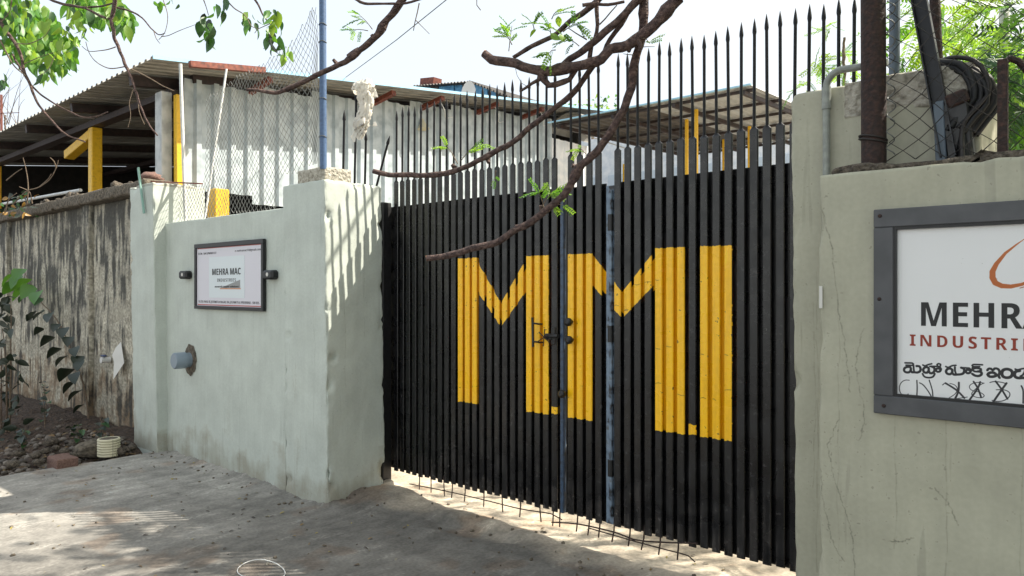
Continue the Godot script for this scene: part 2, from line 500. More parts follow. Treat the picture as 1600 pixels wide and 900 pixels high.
	M.ink_red = plain(Color8(138, 44, 22), 0.45)
	M.plastic = plain(Color8(226, 222, 214), 0.5)
	M.plastic.backlight_enabled = true
	M.plastic.backlight = Color8(200, 196, 186)
	M.cable = plain(Color8(12, 12, 13), 0.6)
	M.paper = plain(Color8(206, 204, 198), 0.8)
	M.cream = plain(Color8(198, 192, 166), 0.6)
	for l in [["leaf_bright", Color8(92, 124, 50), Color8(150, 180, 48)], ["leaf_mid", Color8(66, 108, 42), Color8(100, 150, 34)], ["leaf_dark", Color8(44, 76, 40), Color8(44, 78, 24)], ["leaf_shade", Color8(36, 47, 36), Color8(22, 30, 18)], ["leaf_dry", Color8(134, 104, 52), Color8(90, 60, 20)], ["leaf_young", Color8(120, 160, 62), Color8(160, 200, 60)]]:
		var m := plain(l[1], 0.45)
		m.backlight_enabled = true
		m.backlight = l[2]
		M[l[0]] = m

func yellow(X: float, Y: float) -> bool:
	if Y > 0.772 and Y < 1.815:
		if (X > -3.856 and X < -3.653) or (X > -3.203 and X < -3.008): return true
		if X > -2.855 and X < -2.657: return true
	if Y > 0.772 and Y < 1.832:
		if (X > -2.222 and X < -2.024) or (X > -1.931 and X < -1.742): return true
	if X > -2.985 and X < -2.934 and Y > 0.782 and Y < 0.828: return true
	if X > -2.002 and X < -1.953 and Y > 0.777 and Y < 0.835: return true
	if X >= -3.653 and X <= -3.203:
		var t := absf(X + 3.428) / 0.225
		return Y < lerpf(1.494, 1.79, t) and Y > lerpf(1.33, 1.575, t)
	if X >= -2.657 and X <= -2.222:
		var t := absf(X + 2.44) / 0.217
		return Y < lerpf(1.575, 1.81, t) and Y > lerpf(1.415, 1.615, t)
	return false

func yellow_behind(X: float, Y: float) -> bool:           # the recessed sheet, painted only between two painted bars
	return yellow(X - 0.02, Y) and yellow(X + 0.02, Y) and not (X > -3.004 and X < -2.9) and not (X > -2.04 and X < -1.92)

# ------------------------------------------------------------------ rough masonry block: uneven faces, worn and chipped edges
func nz(p: Vector3, s: float) -> float: return fn.get_noise_3d(p.x * s, p.y * s, p.z * s)
func rough_block(lo: Vector3, hi: Vector3, step := 0.06, bev := 0.012, amp := 0.004, chip := 1.0, lean := Vector3.ZERO, foot := 0.0) -> MB:
	var mb := MB.new()
	var lines := func(a: float, b: float) -> Array:
		var o := [a, a + bev * 0.5, a + bev, a + bev * 2.2]
		var k := maxi(1, int((b - a - bev * 4.4) / step))
		for j in range(1, k): o.append(lerpf(a + bev * 2.2, b - bev * 2.2, float(j) / k))
		o.append_array([b - bev * 2.2, b - bev, b - bev * 0.5, b])
		return o
	var warp := func(p: Vector3) -> Vector3:
		var c := maxf(0.0, nz(p, 6.0) - 0.12)
		var e := bev * (1.0 + 0.5 * nz(p + Vector3(7, 3, 1), 14.0)) + chip * 0.16 * c * c + chip * 0.014 * maxf(0.0, nz(p, 30.0))
		if foot > 0.0 and p.y < foot: e += (foot - p.y) * 0.06 * (0.5 + nz(p, 9.0))
		var inn := p.clamp(lo + Vector3(e, e, e), hi - Vector3(e, e, e))
		var d := p - inn
		var q := p
		if d.length() > 1e-6: q = inn + d.normalized() * minf(e, d.length())
		q += Vector3(nz(p, 2.0), 0.5 * nz(p + Vector3(5, 5, 5), 3.0), nz(p + Vector3(9, 2, 4), 2.0)) * amp + Vector3(nz(p, 11.0), nz(p, 13.0), nz(p + Vector3(3, 3, 3), 11.0)) * amp * 0.35
		return q + lean * (1.0 - (p.y - lo.y) / (hi.y - lo.y))
	var X: Array = lines.call(lo.x, hi.x)
	var Y: Array = lines.call(lo.y, hi.y)
	var Z: Array = lines.call(lo.z, hi.z)
	var XR := X.duplicate(); XR.reverse()
	var ZR := Z.duplicate(); ZR.reverse()
	for f in [[X, Y, 0], [XR, Y, 1], [ZR, Y, 2], [Z, Y, 3], [X, ZR, 4], [X, Z, 5]]:
		var rows := []
		for w in f[1]:
			var r := PackedVector3Array()
			for u in f[0]:
				var p: Vector3
				match f[2]:
					0: p = Vector3(u, w, hi.z)
					1: p = Vector3(u, w, lo.z)
					2: p = Vector3(hi.x, w, u)
					3: p = Vector3(lo.x, w, u)
					4: p = Vector3(u, hi.y, w)
					5: p = Vector3(u, lo.y, w)
				r.append(warp.call(p))
			rows.append(r)
		mb.surf(rows)
	return mb
func stone(c: Vector3, s: Vector3, sd: float) -> MB:
	var mb := MB.new()
	var rows := []
	for j in 7:
		var r := PackedVector3Array()
		var b := -PI / 2 + PI * j / 6.0
		for i in 11:
			var a := TAU * (i % 10) / 10.0
			var d := Vector3(cos(a) * cos(b), sin(b), -sin(a) * cos(b))
			var k := 1.0 + 0.45 * nz(d + Vector3(sd, sd * 2.3, 0), 1.1) + 0.2 * nz(d + Vector3(sd, 0, sd), 3.0)
			r.append(c + d * s * k)
		rows.append(r)
	mb.surf(rows)
	return mb

# ------------------------------------------------------------------ ground height
func gh(x: float, z: float) -> float:
	var p := Vector3(x, 0, z)
	var h := 0.010 * nz(p, 0.9) + 0.0035 * nz(p, 4.0) + 0.0012 * nz(p, 14.0)
	var edge := -7.42 + 0.07 * nz(p, 1.6) + 0.02 * nz(p, 7.0)
	if z > 0.3 and x < edge + 0.1: h -= 0.13 * smoothstep(edge + 0.02, edge - 0.12, x)
	# a rough skirt along the feet of the walls, and the broken lip in front of the gate
	var d := 9.0
	if z > 0.5: d = maxf(0.0, z - 0.6) if x < -4.6 or x > -1.2 else 9.0
	if absf(z - 0.3) < 0.33 and x > -4.6: d = minf(d, maxf(0.0, x + 4.56))
	h += 0.03 * exp(-d * 16.0) * (1.0 + 1.3 * nz(p, 7.0))
	h += 0.055 * exp(-Vector2(x + 4.42, (z - 0.2) * 0.8).length_squared() * 16.0)
	var lip := exp(-pow((z - 0.16 - 0.05 * nz(p, 1.5)) * 9.0, 2.0)) * smoothstep(-4.7, -4.2, x)
	h += lip * (0.012 + 0.02 * nz(p, 5.0))
	var cr := Vector2((x + 3.45) * 1.0, (z - 0.33) * 2.0).length()
	h += 0.028 * exp(-pow((cr - 0.38) * 6.0, 2.0)) * (0.7 + nz(p, 6.0)) - 0.02 * exp(-cr * cr * 9.0)
	return h

func spaced(parts: Array) -> PackedFloat32Array:          # [from, to, step] runs
	var o := PackedFloat32Array()
	for q in parts:
		var k := int(round(absf(q[1] - q[0]) / q[2]))
		for j in k: o.append(lerpf(q[0], q[1], float(j) / k))
	o.append(parts[-1][1])
	return o

func smooth_path(pts: Array, step: float) -> Array:
	var o := []
	for i in pts.size() - 1:
		var a: Vector3 = pts[maxi(i - 1, 0)]
		var b: Vector3 = pts[i]
		var c: Vector3 = pts[i + 1]
		var d: Vector3 = pts[mini(i + 2, pts.size() - 1)]
		var k := maxi(1, int(b.distance_to(c) / step))
		for j in k: o.append(b.cubic_interpolate(c, a, d, float(j) / k))
	o.append(pts[-1])
	return o

# a knobbly branch through picture places [x, y], from depth d0 to d1, radius r0 to r1 (metres)
func limb(path: Array, d0: float, d1: float, r0: float, r1: float, sides := 9, knob := 1.0) -> MB:
	var pts := []
	for k in path.size():
		pts.append(at(path[k][0], path[k][1], lerpf(d0, d1, float(k) / (path.size() - 1))))
	return limb3(pts, r0, r1, sides, knob)
func limb3(pts: Array, r0: float, r1: float, sides := 9, knob := 1.0) -> MB:
	var fine := smooth_path(pts, maxf(0.018, r0 * 0.9))
	var rad := PackedFloat32Array()
	var last := fine.size() - 1
	for k in fine.size():
		var r := lerpf(r0, r1, float(k) / last)
		var q: Vector3 = fine[k]
		r *= 1.0 + knob * (0.16 * nz(q, 9.0) + 0.9 * maxf(0.0, nz(q + Vector3(4, 4, 4), 7.0) - 0.32))
		fine[k] = q + Vector3(nz(q + Vector3(1, 0, 0), 8.0), nz(q + Vector3(0, 3, 0), 8.0), nz(q, 8.0)) * r0 * 0.45 * knob
		rad.append(r)
	var mb := MB.new()
	mb.tube(fine, rad, sides)
	return mb

func leaf_mesh(L: float, W: float, bend: float, tip := 1.0) -> ArrayMesh:
	var mb := MB.new()
	var rows := []
	for j in 6:
		var t := j / 5.0
		var w := W * 0.5 * pow(sin(PI * pow(t, 0.75 * tip) * 0.97 + 0.03), 0.9) if j < 5 else 0.001
		var y := -bend * t * t * L
		rows.append(PackedVector3Array([Vector3(-w, y + w * 0.35, t * L), Vector3(0, y, t * L), Vector3(w, y + w * 0.35, t * L)]))
	mb.surf(rows)
	return mb.mesh()
func sprig_mesh(L: float, pairs: int, leaf: float, width: float, droop: float, sd: int) -> ArrayMesh:   # a feather of paired leaflets
	var r := RandomNumberGenerator.new()
	r.seed = sd
	var mb := MB.new()
	var P := func(t: float) -> Vector3: return Vector3(0, -droop * t * t * L, t * L)
	var stem := []
	for k in 5: stem.append(P.call(k / 4.0))
	mb.tube(stem, 0.0012, 3, false)
	for k in pairs:
		var t := 0.12 + 0.88 * (k + 0.5) / pairs
		var o: Vector3 = P.call(t)
		for s in [-1.0, 1.0]:
			var l := leaf * (1.0 - 0.45 * absf(t - 0.45)) * r.randf_range(0.8, 1.1)
			var dir := Vector3(s * 0.85, r.randf_range(-0.3, 0.2), 0.55).normalized()
			var side := dir.cross(Vector3.UP).normalized() * width * 0.5
			var a: Vector3 = o + dir * l * 0.45 + Vector3(0, 0.1 * l, 0)
			var b: Vector3 = o + dir * l - Vector3(0, 0.15 * l, 0)
			mb.tri(o, a + side, b)
			mb.tri(o, b, a - side)
	return mb.mesh()
func turned(p: Vector3, dir: Vector3, roll: float, s := 1.0) -> Transform3D:     # +z of the mesh along dir
	var z := dir.normalized()
	var x := Vector3.UP.cross(z)
	if x.length() < 0.05: x = Vector3.RIGHT
	x = x.normalized()
	var b := Basis(x, z.cross(x), z)
	return Transform3D((b * Basis(Vector3(0, 0, 1), roll)).scaled(Vector3.ONE * s), p)
func any_dir(down: float) -> Vector3:
	return Vector3(rng.randf_range(-1, 1), rng.randf_range(-1, 0.6) - down, rng.randf_range(-1, 1)).normalized()

# ------------------------------------------------------------------ profiled sheet: ribs run along `along`, repeated across `over`
func ribbed(o: Vector3, over: Vector3, along: Vector3, up: Vector3, width: float, pitch: float, height: float, thick := 0.006) -> MB:
	var mb := MB.new()
	var prof := []
	var k := int(round(width / pitch))
	for j in k:
		var b := j * width / k
		var q := width / k
		prof.append(Vector2(b, 0)); prof.append(Vector2(b + q * 0.52, 0)); prof.append(Vector2(b + q * 0.62, height)); prof.append(Vector2(b + q * 0.9, height))
	prof.append(Vector2(width, 0))
	for j in prof.size() - 1:
		var a: Vector2 = prof[j]
		var b: Vector2 = prof[j + 1]
		var A := o + over * a.x + up * a.y
		var B := o + over * b.x + up * b.y
		var t := up * thick
		mb.quad(A + t, B + t, B + t + along, A + t + along)
		mb.quad(B, A, A + along, B + along)
		mb.quad(A, B, B + t, A + t)
		mb.quad(B + along, A + along, A + t + along, B + t + along)
	var e := o + over * width
	mb.quad(e, e + along, e + along + up * thick, e + up * thick)
	mb.quad(o + along, o, o + up * thick, o + along + up * thick)
	return mb

func chain_link(outline: Array, mapping: Callable, w: float, h: float, r: float, wob: float) -> MB:
	# outline in (u, v) metres; mapping takes (u, v) to a place
	var poly := PackedVector2Array(outline)
	var lo := poly[0]
	var hi := poly[0]
	for p in poly:
		lo = lo.min(p); hi = hi.max(p)
	var mb := MB.new()
	var nu := int((hi.x - lo.x) / (w / 2)) + 1
	var nv := int((hi.y - lo.y) / (h / 2)) + 1
	for i in nu:
		var run := []
		for j in nv + 1:
			var p := Vector2(lo.x + (i + (i + j) % 2) * w / 2, lo.y + j * h / 2)
			var inside := Geometry2D.is_point_in_polygon(p, poly)
			if inside:
				var q := Vector3(p.x, p.y, 0)
				p += Vector2(nz(q, 3.0), nz(q + Vector3(4, 0, 0), 3.0)) * wob
				run.append(mapping.call(p.x, p.y) + Vector3(0, 0, (0.35 if (i + j) % 2 else -0.35) * r * 2.0 + nz(q, 1.5) * wob * 1.5))
			if (not inside or j == nv) and run.size() > 1:
				mb.tube(run, r, 4, false)
			if not inside: run = []
	return mb

func text_mesh(s: String, size: float, font: Font, depth := 0.0015) -> TextMesh:
	var t := TextMesh.new()
	t.text = s
	t.font = font
	t.font_size = 64
	t.pixel_size = size / 64.0
	t.depth = depth
	t.curve_step = 1.0
	t.horizontal_alignment = HORIZONTAL_ALIGNMENT_LEFT
	t.vertical_alignment = VERTICAL_ALIGNMENT_BOTTOM
	return t
func lettering(s: String, font: Font, m: Material, parent: Node3D, at_: Vector3, cap: float, width: float, called := "lettering") -> void:
	# a line of letters whose capitals stand `cap` high on at_ and run `width` along x
	var t := text_mesh(s, 1.0, font)
	var box := t.get_aabb()
	var ref := text_mesh("H", 1.0, font).get_aabb()
	var o := put(called, t, m, parent)
	var sx := width / box.size.x
	var sy := cap / ref.size.y
	o.scale = Vector3(sx, sy, 1)
	o.position = at_ - parent.position - Vector3(box.position.x * sx, ref.position.y * sy, 0)

# ================================================================== scene
func _ready() -> void:
	rng.seed = 4
	fn.noise_type = FastNoiseLite.TYPE_SIMPLEX_SMOOTH
	fn.frequency = 1.0
	fn.fractal_octaves = 2
	fn.seed = 3
	var cam := Camera3D.new()
	cam.name = "camera"
	add_child(cam)
	cam.keep_aspect = Camera3D.KEEP_HEIGHT
	cam.fov = rad_to_deg(2.0 * atan(450.0 / FOCAL))
	cam.near = 0.05
	cam.far = 600.0
	cam.look_at_from_position(EYE, EYE + view_f, Vector3.UP)
	cam.current = true
	var sun := DirectionalLight3D.new()
	sun.name = "sun"
	add_child(sun)
	sun.look_at_from_position(Vector3.ZERO, DOWN, Vector3.UP)
	sun.light_energy = 1.6
	sun.light_color = Color(1.0, 0.965, 0.905)
	sun.light_angular_distance = 0.5
	sun.shadow_enabled = true
	var sky := ProceduralSkyMaterial.new()
	sky.sky_top_color = Color(0.885, 0.94, 1.0)
	sky.sky_horizon_color = Color(0.975, 0.99, 1.0)
	sky.sky_curve = 0.12
	sky.ground_bottom_color = Color(0.35, 0.33, 0.3)
	sky.ground_horizon_color = Color(0.7, 0.68, 0.64)
	sky.sun_angle_max = 100.0
	sky.sun_curve = 0.6
	var env := Environment.new()
	env.background_mode = Environment.BG_SKY
	env.sky = Sky.new()
	env.sky.sky_material = sky
	env.background_energy_multiplier = 0.59
	env.tonemap_mode = Environment.TONE_MAPPER_LINEAR
	env.tonemap_exposure = 1.98
	env.sdfgi_enabled = true
	env.ssao_enabled = true
	env.ssil_enabled = true
	var we := WorldEnvironment.new()
	we.name = "world_environment"
	we.environment = env
	add_child(we)

	make_materials()
	ground()
	walls()
	street_front()
	shed()
	open_shed()
	far_things()
	gate()
	signs()
	left_fence()
	right_clutter()
	bare_tree()
	broadleaf_tree()
	feathery_tree()
	plants()
	litter()

func ground() -> void:
	var xs := spaced([[-160.0, -30.0, 26.0], [-30.0, -10.0, 2.0], [-10.0, -7.8, 0.15], [-7.8, -7.0, 0.03], [-7.0, -1.0, 0.04], [-1.0, 3.0, 0.25], [3.0, 160.0, 30.0]])
	var zs := spaced([[160.0, 10.0, 25.0], [10.0, 4.0, 0.5], [4.0, 1.6, 0.06], [1.6, -0.4, 0.035], [-0.4, -4.0, 0.2], [-4.0, -24.0, 2.5], [-24.0, -160.0, 34.0]])
	var rows := []
	var colors := []
	for z in zs:
		var r := PackedVector3Array()
		var c := PackedColorArray()
		for x in xs:
			r.append(Vector3(x, gh(x, z), z))
			var p := Vector3(x, 0, z)
			var dusty := smoothstep(-3.8, -6.4, x + 0.6 * nz(p, 0.7)) * 0.62
			var yard := smoothstep(0.42, 0.02, z + 0.14 * nz(p, 2.2) + 0.05 * nz(p, 7.0))
			var w := 0.66 + dusty + 0.35 * maxf(0.0, nz(p, 1.3))
			w *= 0.345
			var tone := Color(w, w, w).lerp(Color(0.66, 0.6, 0.52), yard)
			tone = tone.lerp(Color(0.085, 0.085, 0.09), smoothstep(4.9, 5.4, z + 0.2 * nz(p, 1.0)))
			if x < -8.5: tone = tone.lerp(Color(0.1, 0.085, 0.07), smoothstep(-8.5, -9.5, x) * smoothstep(-0.2, -0.8, z))  # shed floor toned dark to deepen the shade inside
			c.append(tone)
		rows.append(r)
		colors.append(c)
	var mb := MB.new()
	mb.surf(rows, colors)
	structure(build("ground", mb, M.concrete))
	# earth between the slab edge and the old wall
	var mb2 := MB.new()
	rows = []
	for z in spaced([[3.4, 0.46, 0.05]]):
		var r := PackedVector3Array()
		for x in spaced([[-16.0, -11.0, 0.25], [-11.0, -7.28, 0.06]]):
			var p := Vector3(x, 0, z)
			var y := -0.11 + 0.15 * smoothstep(1.9, 0.7, z) * smoothstep(-7.3, -7.9, x) + 0.05 * nz(p, 1.8) + 0.03 * nz(p, 5.0) + 0.015 * nz(p, 13.0)
			r.append(Vector3(x, y, z))
		rows.append(r)
	mb2.surf(rows)
	structure(build("earth_verge", mb2, M.soil))

func walls() -> void:
	# left panel wall
	var t := thing("panel_wall", "pale sage green painted wall carrying the small framed notice board", "wall", Vector3(-6.2, 0, 0.5))
	build("wall", rough_block(Vector3(-7.36, -0.15, 0.34), Vector3(-5.17, 2.235, 0.6), 0.07, 0.01, 0.005, 0.5, Vector3.ZERO, 0.2), M.sage_left, t)
	# left gate pillar
	t = thing("gate_pillar", "pale sage square pillar with chipped corner, left of the black gate", "pillar", Vector3(-4.87, 0, 0.4))
	build("shaft", rough_block(Vector3(-5.17, -0.15, 0.1), Vector3(-4.605, 2.4, 0.63), 0.03, 0.012, 0.006, 2.4, Vector3(0.05, 0, 0), 0.25), M.sage_left, t)
	var m := rough_block(Vector3(-4.99, 2.385, 0.36), Vector3(-4.63, 2.5, 0.62), 0.03, 0.016, 0.01, 1.0)
	build("cement_pad", m, M.raw, t)
	# end pillar beside the old wall
	t = thing("end_pillar", "leaning pale sage pillar between the mildewed wall and the panel wall", "pillar", Vector3(-7.6, 0, 0.5))
	build("shaft", rough_block(Vector3(-7.9, -0.15, 0.2), Vector3(-7.345, 2.63, 0.72), 0.04, 0.01, 0.006, 1.8, Vector3(0.06, 0, -0.02), 0.2), M.sage_left, t)
	# right gate pillar
	t = thing("gate_pillar", "tall grey green pillar with broken concrete top course, right of the black gate", "pillar", Vector3(-0.85, 0, 0.4))
	build("shaft", rough_block(Vector3(-1.19, -0.15, 0.16), Vector3(-0.5, 2.425, 0.63), 0.045, 0.016, 0.006, 2.2, Vector3(0.03, 0, 0), 0.5), M.sage_pillar, t)
	build("broken_top_course", rough_block(Vector3(-0.97, 2.285, 0.45), Vector3(-0.505, 2.432, 0.637), 0.025, 0.012, 0.012, 1.8), M.raw, t)
	t = thing("sign_wall", "grey green cracked wall carrying the large sign board", "wall", Vector3(0.3, 0, 0.75))
	build("wall", rough_block(Vector3(-0.995, -0.15, 0.635), Vector3(2.2, 2.035, 0.85), 0.05, 0.012, 0.006, 1.2, Vector3.ZERO, 0.4), M.sage_right, t)
	var rub := rough_block(Vector3(-0.96, 2.0, 0.66), Vector3(2.1, 2.062, 0.825), 0.025, 0.016, 0.022, 2.0)
	build("broken_mortar_top", rub, M.rubble, t)
	t = thing("white_tape", "short strip of white tape stuck on the edge of the sign wall", "tape", Vector3(-0.985, 1.6, 0.853))
	var tp := MB.new()
	tp.box(Vector3(-0.984, 1.565, 0.857), Vector3(0.012, 0.085, 0.002))
	build("strip", tp, M.paper, t)
	# old wall
	t = thing("old_wall", "old concrete wall streaked with black mildew behind the weeds", "wall", Vector3(-10, 0, 0.4))
	for q in [[-16.5, -13.35], [-13.05, -9.95], [-9.7, -7.93]]:
		build("wall_panel", rough_block(Vector3(q[0], -0.3, 0.3), Vector3(q[1], 2.6, 0.44), 0.12, 0.01, 0.012, 0.4), M.old_wall, t)
	for q in [[-13.35, -13.05], [-9.95, -9.7]]:
		build("pilaster", rough_block(Vector3(q[0], -0.3, 0.28), Vector3(q[1], 2.7, 0.5), 0.06, 0.02, 0.012, 1.2), M.old_wall, t)
	for q in [[-16.5, -13.1], [-13.09, -9.8], [-9.79, -7.92]]:
		build("coping", rough_block(Vector3(q[0], 2.6, 0.2), Vector3(q[1], 2.74, 0.57), 0.06, 0.03, 0.02, 1.6), M.old_raw, t)
	for k in 34:
		var x := rng.randf_range(-13.5, -7.95)
		var s := rng.randf_range(0.02, 0.06)
		tag(build("rubble_stone", stone(Vector3(x, 2.745 + s * 0.5, rng.randf_range(0.3, 0.52)), Vector3(s * 1.4, s, s), k * 3.1), M.rubble), "loose chunk of mortar lying on the coping of the old wall", "stone", "mortar chunks along the old wall top")
	var st := stone(Vector3(-8.15, 2.78, 0.4), Vector3(0.16, 0.06, 0.12), 77.0)
	tag(build("broken_brick_lump", st, M.brick), "largest broken red brick lump on the old wall beside the end pillar", "brick")
	# grey pipe stub with its broken out hole in the panel wall
	t = thing("drain_pipe", "capped grey plastic pipe stub sticking out of the panel wall", "pipe", Vector3(-6.8, 0.93, 0.62))
	var pc := MB.new()
	var c := Vector3(-6.8, 0.93, 0.6)
	pc.tube([c, c + Vector3(0, 0, 0.05), c + Vector3(0, 0, 0.052), c + Vector3(0, 0, 0.15), c + Vector3(0, 0, 0.158)], [0.068, 0.068, 0.076, 0.076, 0.066], 24)
	build("cap", pc, M.cap, t)
	var hole := MB.new()
	var ring := []
	var outer := []
	for k in 25:
		var a := TAU * (k % 24) / 24.0
		var rr := 0.125 + 0.02 * nz(Vector3(cos(a), sin(a), 3), 1.5)
		outer.append(Vector3(c.x + cos(a) * rr, c.y + sin(a) * rr * 1.15, 0.604))
		ring.append(Vector3(c.x + cos(a) * 0.07, c.y + sin(a) * 0.07, 0.612))
	hole.surf([PackedVector3Array(outer), PackedVector3Array(ring)])
	build("mortar_collar", hole, M.old_raw, t)
	# conduit on the right pillar
	t = thing("conduit", "grey plastic conduit bent over the top of the right gate pillar", "pipe", Vector3(-1.03, 2.2, 0.66))
	var pp := []
	for k in 9: pp.append(Vector3(-1.03 + 0.06 * (1.0 - cos(k * PI / 16)), 2.42 + 0.06 * sin(k * PI / 16), 0.655))
	pp.push_front(Vector3(-1.03, 2.03, 0.655))
	pp.append(Vector3(-0.8, 2.475, 0.655))
	var cm := MB.new()
	cm.tube(pp, 0.0145, 12)
	build("pipe", cm, M.pvc, t)
	var so := MB.new()
	so.tube([Vector3(-1.03, 2.33, 0.655), Vector3(-1.03, 2.42, 0.655)], 0.018, 12)
	build("socket", so, M.pvc, t)

# ------------------------------------------------------------------ the big shed on the left
func street_front() -> void:
	# an unseen house front added behind the camera to light the shaded walls
	var t := thing("added_house_front", "added pale house front behind the camera, bouncing light onto the walls", "house", Vector3(-6, 0, 13))
	var w := MB.new()
	w.box(Vector3(-6, 3.2, 13.2), Vector3(44, 6.4, 0.4), Basis(), 0.02)
	build("front_wall", w, plain(Color8(206, 214, 222), 0.8), t)
	for k in 8:
		var x := -24.0 + k * 5.0
		var o := MB.new()
		o.box(Vector3(x, 1.9, 12.98), Vector3(1.3, 1.5, 0.06), Basis(), 0.01)
		build("window", o, M.inner_dark, t)

func shed() -> void:
	var t := thing("industrial_shed", "large shed with corrugated lean-to roof, grey clad side and dark open front", "shed", Vector3(-14, 0, -5))
	var slope := Vector3(0, 0.114, -1)
	var eave := Vector3(-10.27, 4.72, -0.5)
	for k in 13:                                           # roof sheets, ribs running up the slope
		var o := eave + Vector3(-(k + 1) * 1.0, 0, 0)
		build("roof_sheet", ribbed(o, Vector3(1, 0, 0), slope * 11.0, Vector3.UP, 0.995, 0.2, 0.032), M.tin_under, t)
	var fa := MB.new()
	fa.bar(eave + Vector3(0.012, 0.012, 0.01), eave + slope * 11.0 + Vector3(0.012, 0.012, 0), 0.02, 0.05)
	build("edge_flashing", fa, M.pale_blue, t)
	var up := func(z: float) -> float: return 4.72 + 0.114 * (-0.5 - z)
	for k in 6:                                            # rafters reaching out past the front beam
		var x := -11.3 - 2.45 * k
		var r := MB.new()
		r.bar(Vector3(x, up.call(-0.6) - 0.1, -0.6), Vector3(x, up.call(-11.0) - 0.1, -11.0), 0.09, 0.15)
		build("rafter", r, M.purlin, t)
	for z in [-1.18, -4.5, -8.0]:
		var b := MB.new()
		b.bar(Vector3(-23.5, up.call(z) - 0.27, z), Vector3(-11.1, up.call(z) - 0.27, z), 0.19, 0.1, Vector3.UP)
		build("beam", b, M.purlin, t)
	for q in [-14.35, -20.6]:
		var p := MB.new()
		p.bar(Vector3(q, 0, -1.18), Vector3(q, 4.47, -1.18), 0.18, 0.18, Vector3(0, 0, 1), 0.012)
		build("yellow_post", p, M.yellow, t)
		var br := MB.new()
		br.bar(Vector3(q - 0.09, 4.36, -1.18), Vector3(q - 1.35, 4.14, -1.18), 0.18, 0.16, Vector3.UP, 0.01)
		build("bracket", br, M.yellow, t)
	# closing walls, coloured near black to deepen the shade inside
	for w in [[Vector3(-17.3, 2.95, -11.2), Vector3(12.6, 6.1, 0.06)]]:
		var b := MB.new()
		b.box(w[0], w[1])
		build("inner_wall", b, M.inner_dark, t)
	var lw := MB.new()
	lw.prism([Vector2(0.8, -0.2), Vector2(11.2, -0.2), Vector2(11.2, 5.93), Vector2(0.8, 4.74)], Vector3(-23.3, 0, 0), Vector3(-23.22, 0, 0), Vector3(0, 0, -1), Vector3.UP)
	build("inner_wall", lw, M.inner_dark, t)
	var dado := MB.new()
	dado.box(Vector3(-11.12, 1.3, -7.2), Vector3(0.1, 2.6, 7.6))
	build("lower_wall", dado, M.inner_dark, t)
	# side cladding in sheets
	var z := -1.25
	var k2 := 0
	while z > -9.2:
		var foot := 3.08 if k2 == 0 else 2.95
		var top: float = up.call(z - 0.6) - 0.12
		var st := ribbed(Vector3(-11.0, foot, z), Vector3(0, 0, -1), Vector3(0, top - foot, 0), Vector3(1, 0, 0), 1.1, 0.275, 0.05)
		build("wall_sheet", st, M.cladding, t)
		z -= 1.105
		k2 += 1
	var ws := ribbed(Vector3(-10.98, 2.45, z), Vector3(0, 0, -1), Vector3(0, 2.75, 0), Vector3(1, 0, 0), 1.5, 0.3, 0.03)
	var wo := build("wall_sheet", ws, M.white_sheet, t)
	wo.set_meta("label", "clean white end sheet")
	var cp := MB.new()
	cp.bar(Vector3(-11.1, 0, -1.0), Vector3(-11.12, 4.5, -1.0), 0.22, 0.16, Vector3(0, 0, 1), 0.01)
	build("corner_post", cp, M.tin, t)
	var yp := MB.new()
	yp.bar(Vector3(-10.86, 0, -1.12), Vector3(-10.9, 4.45, -1.12), 0.1, 0.1, Vector3(0, 0, 1), 0.008)
	build("yellow_post", yp, M.yellow, t)
	var lp := MB.new()
	lp.bar(onz(340, 330, -0.9) - Vector3(0, 2.6, 0), onz(341, 296, -0.9), 0.22, 0.2, Vector3(0, 0, 1), 0.012)
	build("yellow_post", lp, M.yellow, t)
	# outriggers under the side eave
	for zz in [-2.3, -4.75, -5.95, -7.5, -9.0]:
		var b := MB.new()
		b.bar(Vector3(-11.3, up.call(zz) - 0.24, zz), Vector3(-10.36, up.call(zz) - 0.09, zz), 0.09, 0.08)
		build("outrigger", b, M.red_oxide, t)
		var w := MB.new()
		w.tube(smooth_path([Vector3(-10.45, up.call(zz) - 0.12, zz), Vector3(-10.42, up.call(zz) - 0.3, zz - 0.1), Vector3(-10.6, up.call(zz) - 0.38, zz - 0.3), Vector3(-10.7, up.call(zz) - 0.3, zz - 0.6)], 0.05), 0.008, 5)
		if zz < -5.0: build("hanging_wire", w, M.white_pipe, t)
	var fb := MB.new()
	fb.bar(onx(296, 100, -10.2), onx(414, 110, -10.2), 0.07, 0.09, Vector3.UP, 0.006)
	build("eave_channel", fb, M.red_oxide, t)
	fb = MB.new()
	fb.bar(onx(300, 124, -11.0) + Vector3(0, 0, 0), onx(410, 134, -11.0), 0.1, 0.12)
	build("wall_head_channel", fb, M.purlin, t)
	# pale rail low in the open front
	var rail := MB.new()
	rail.tube([onz(-60, 330, -0.6), onz(126, 297, -0.6)], 0.028, 8)
	build("rail", rail, M.white_pipe, t)
	for y in [248, 268]:
		var lv := MB.new()
		var c := onz(118, y, -8.0)
		for j in 3: lv.box(c + Vector3(0, j * 0.09, 0), Vector3(0.4, 0.03, 0.05))
		build("louvre", lv, M.white_pipe, t)
	# lamp holder on the side wall
	var h := thing("wall_lamp", "small cream lamp fitting on the shed side wall", "lamp", onx(659, 192, -10.9))
	var lm := MB.new()
	var hp := onx(659, 196, -10.9)
	lm.tube([hp + Vector3(0, 0.12, 0.0), hp + Vector3(0.03, 0.05, 0), hp + Vector3(0.05, -0.08, 0)], [0.035, 0.05, 0.12], 10)
	build("shade", lm, M.cream, h)
	# raised roof behind
	t = thing("upper_roof", "small raised blue clad monitor roof showing above the shed eave", "roof", onz(730, 150, -9.8))
	var A := onz(662, 158, -9.8)
	var B := onz(662, 137, -9.8)
	var C := onz(743, 131, -9.8)
	var D := onz(806, 156, -9.8)
	var E := onz(806, 172, -9.8)
